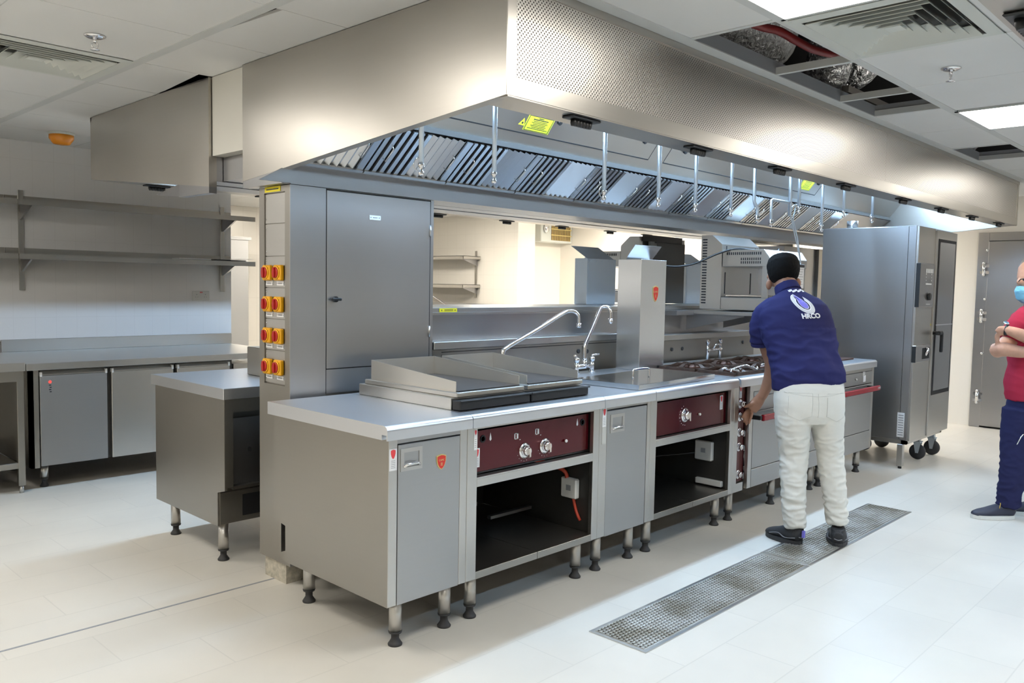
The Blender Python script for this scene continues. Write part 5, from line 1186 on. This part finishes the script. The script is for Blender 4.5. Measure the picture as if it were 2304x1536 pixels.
for k, (a, b) in enumerate(((744, 762), (749, 768), (754, 772), (759, 774))): finger(m, [(3.851, -1.101, 1.197), (3.846, -1.088, 1.186), (3.847, -1.082, 1.163), (3.853, -1.089, 1.141)] if k == 0 else [tuple(Vector((3.851, -1.101, 1.197))-ZV*.017*k), tuple(Vector((3.854, -1.089, 1.185))-ZV*.016*k), tuple(Vector((3.856, -1.084, 1.169))-ZV*.015*k)], .0095, .0075)
m.tube([(4.078, -1.150, 0.118), (4.081, -1.152, 0.060)], .036, 12)
m.tube([(4.289, -1.296, 0.110), (4.292, -1.300, 0.037)], .036, 12)
m.tube([(4.186, -1.232, 1.217), (4.185, -1.231, 0.820), (4.109, -1.181, 0.536), (4.089, -1.160, 0.248), (4.080, -1.151, 0.089)], .04, 12, 3); m.tube([(4.186, -1.232, 1.217), (4.237, -1.257, 0.818), (4.293, -1.286, 0.529), (4.292, -1.300, 0.081)], .04, 12, 3)
body = organic(m, 'body', 'skin_light', p, .006, 3)
BB = BVHTree.FromPolygons([v.co[:] for v in body.data.vertices], [f.vertices[:] for f in body.data.polygons])
m = MB(); A0 = Vector((3.584, -1.213, 1.119))
for k in range(26):
    u_, v_ = random.uniform(-.07, .06), random.uniform(-.035, .035); L_ = random.uniform(.012, .03); a_ = random.uniform(0, PI); pr = []
    for t_ in range(5):
        o_ = A0+RH*(u_+L_*(t_/4-.5)*math.cos(a_))+ZV*(v_+L_*(t_/4-.5)*math.sin(a_)+.006*math.sin(t_)); h_ = BB.ray_cast(o_, FH, .6)
        if h_[0]: pr.append(h_[0])
    if len(pr) == 5: m.tube(pr, .0028, 6)
m.build('tattoo', 'tattoo', body)
m = MB()
for c_, r_ in (((3.885, -1.115, 1.103), .022), ((3.845, -1.159, 1.086), .02), ((3.881, -1.132, 1.066), .016), ((3.842, -1.192, 1.094), .018), ((3.890, -1.098, 1.080), .014)): m.ball(c_, r_, r_, r_*.8, n=12)
organic(m, 'tattoo', 'tattoo', body, .005, 1) if False else m.bm.free()
m = MB(); m.loft([((4.197, -1.215, 1.498), .060, .070), ((4.157, -1.210, 1.568), .080, .098), ((4.150, -1.209, 1.615), .080, .098), ((4.150, -1.210, 1.648), .058, .076), ((4.152, -1.211, 1.662), .02, .03)], FH, 24); organic(m, 'hair', 'hair_grey', p, .006, 2, wr=.001, wfreq=60)
m = MB(); m.loft([((4.089, -1.189, 1.407), .045, .040), ((4.065, -1.172, 1.429), .052, .044), ((4.054, -1.160, 1.462), .050, .034), ((4.057, -1.163, 1.482), .044, .024)], FH, 22); organic(m, 'face_mask', 'mask_blue', p, .005, 3, wr=.0015, wfreq=30, wscale=(1, 1, 4))
m = MB(); m.ball((4.060, -1.239, 1.497), .018, .012, .030); m.build('ear', 'skin_light', p)
m = MB(); m.ball((4.015, -1.182, 1.526), .010, .010, .008); m.build('eye', 'ink', p)
m = MB(); m.tube([(3.996, -1.165, 1.528), (4.013, -1.154, 1.517), (4.069, -1.139, 1.518), (4.114, -1.143, 1.530)], .003, 8, 3); m.tube([(3.996, -1.165, 1.528), (4.026, -1.239, 1.540)], .003, 8); m.build('glasses', 'black_plastic', p)
m = MB()
m.loft([((4.196, -1.243, 0.778), .125, .175), ((4.188, -1.235, 0.877), .125, .178), ((4.191, -1.238, 0.991), .120, .165), ((4.189, -1.236, 1.133), .125, .172), ((4.184, -1.231, 1.259), .122, .180), ((4.179, -1.226, 1.321), .095, .150), ((4.176, -1.222, 1.358), .065, .075), ((4.167, -1.220, 1.380), .060, .062)], FH, 34, 2.3)
m.tube([(4.090, -1.205, 1.296), (4.030, -1.171, 1.251), (3.996, -1.143, 1.184), (3.977, -1.130, 1.148)], .07, 18, 4, [.080, .074, .066, .062])
def wr2(c): return .0045
m.tube([(4.249, -1.255, 1.296), (4.285, -1.293, 1.260), (4.269, -1.348, 1.193), (4.241, -1.362, 1.155)], .07, 18, 4, [.080, .074, .066, .062])
m.loft([((4.162, -1.222, 1.375), .066, .066), ((4.157, -1.217, 1.397), .068, .066)], FH, 22)
sh = organic(m, 'polo_shirt', 'red_shirt', p, .008, 4, wr=wr2, wfreq=7, wscale=(1, 1, 1.6))
m = MB(); m.loft([((3.853, -1.131, 1.215), .031, .034), ((3.853, -1.146, 1.213), .031, .034)], FH, 20); wt = m.build('wrist_watch', 'black_plastic', p)
m = MB(); m.lathe([(.017, 0), (.017, .008), (.012, .009)], tuple(Vector((3.854, -1.133, 1.226))+ZV*.028), (-.35, -.35, .87), 20); m.build('watch_face', 'chrome', wt)
m = MB()
m.loft([((4.194, -1.242, 0.820), .118, .165), ((4.195, -1.242, 0.720), .120, .170), ((4.193, -1.240, 0.620), .115, .160)], FH, 30)
m.loft([((4.109, -1.182, 0.707), .095, .105), ((4.100, -1.172, 0.564), .085, .095), ((4.096, -1.168, 0.450), .078, .085), ((4.093, -1.165, 0.335), .074, .078), ((4.087, -1.158, 0.205), .068, .072), ((4.080, -1.151, 0.075), .064, .068)], FH, 24)
m.loft([((4.274, -1.281, 0.703), .095, .105), ((4.296, -1.290, 0.442), .078, .085), ((4.303, -1.297, 0.195), .068, .072), ((4.304, -1.298, 0.078), .064, .068)], FH, 24)
tr = organic(m, 'trousers', 'navy_trouser', p, .008, 4, wr=wr_trouser(.45, .08), wfreq=12, wscale=(1, 1, 1.9))
shoe('right_shoe', (4.110, -1.182, 0.023), (3.925, -0.990, 0.007), 'shoe_navy', 'sole_white', p, .275, .048, None, 'lace')
shoe('left_shoe', (4.361, -1.328, 0.030), (4.263, -1.169, 0.015), 'shoe_navy', 'sole_white', p, .275, .048, None, 'lace')
m = MB(); m.box(4.02, 4.06, -1.30, -1.295, .60, .72); m.bm.free()
m = MB(); m.tube([(4.016, -1.229, 0.568), (3.990, -1.217, 0.541), (3.988, -1.200, 0.497)], .003, 8, 3); m.build('key_chain', 'chrome', p)
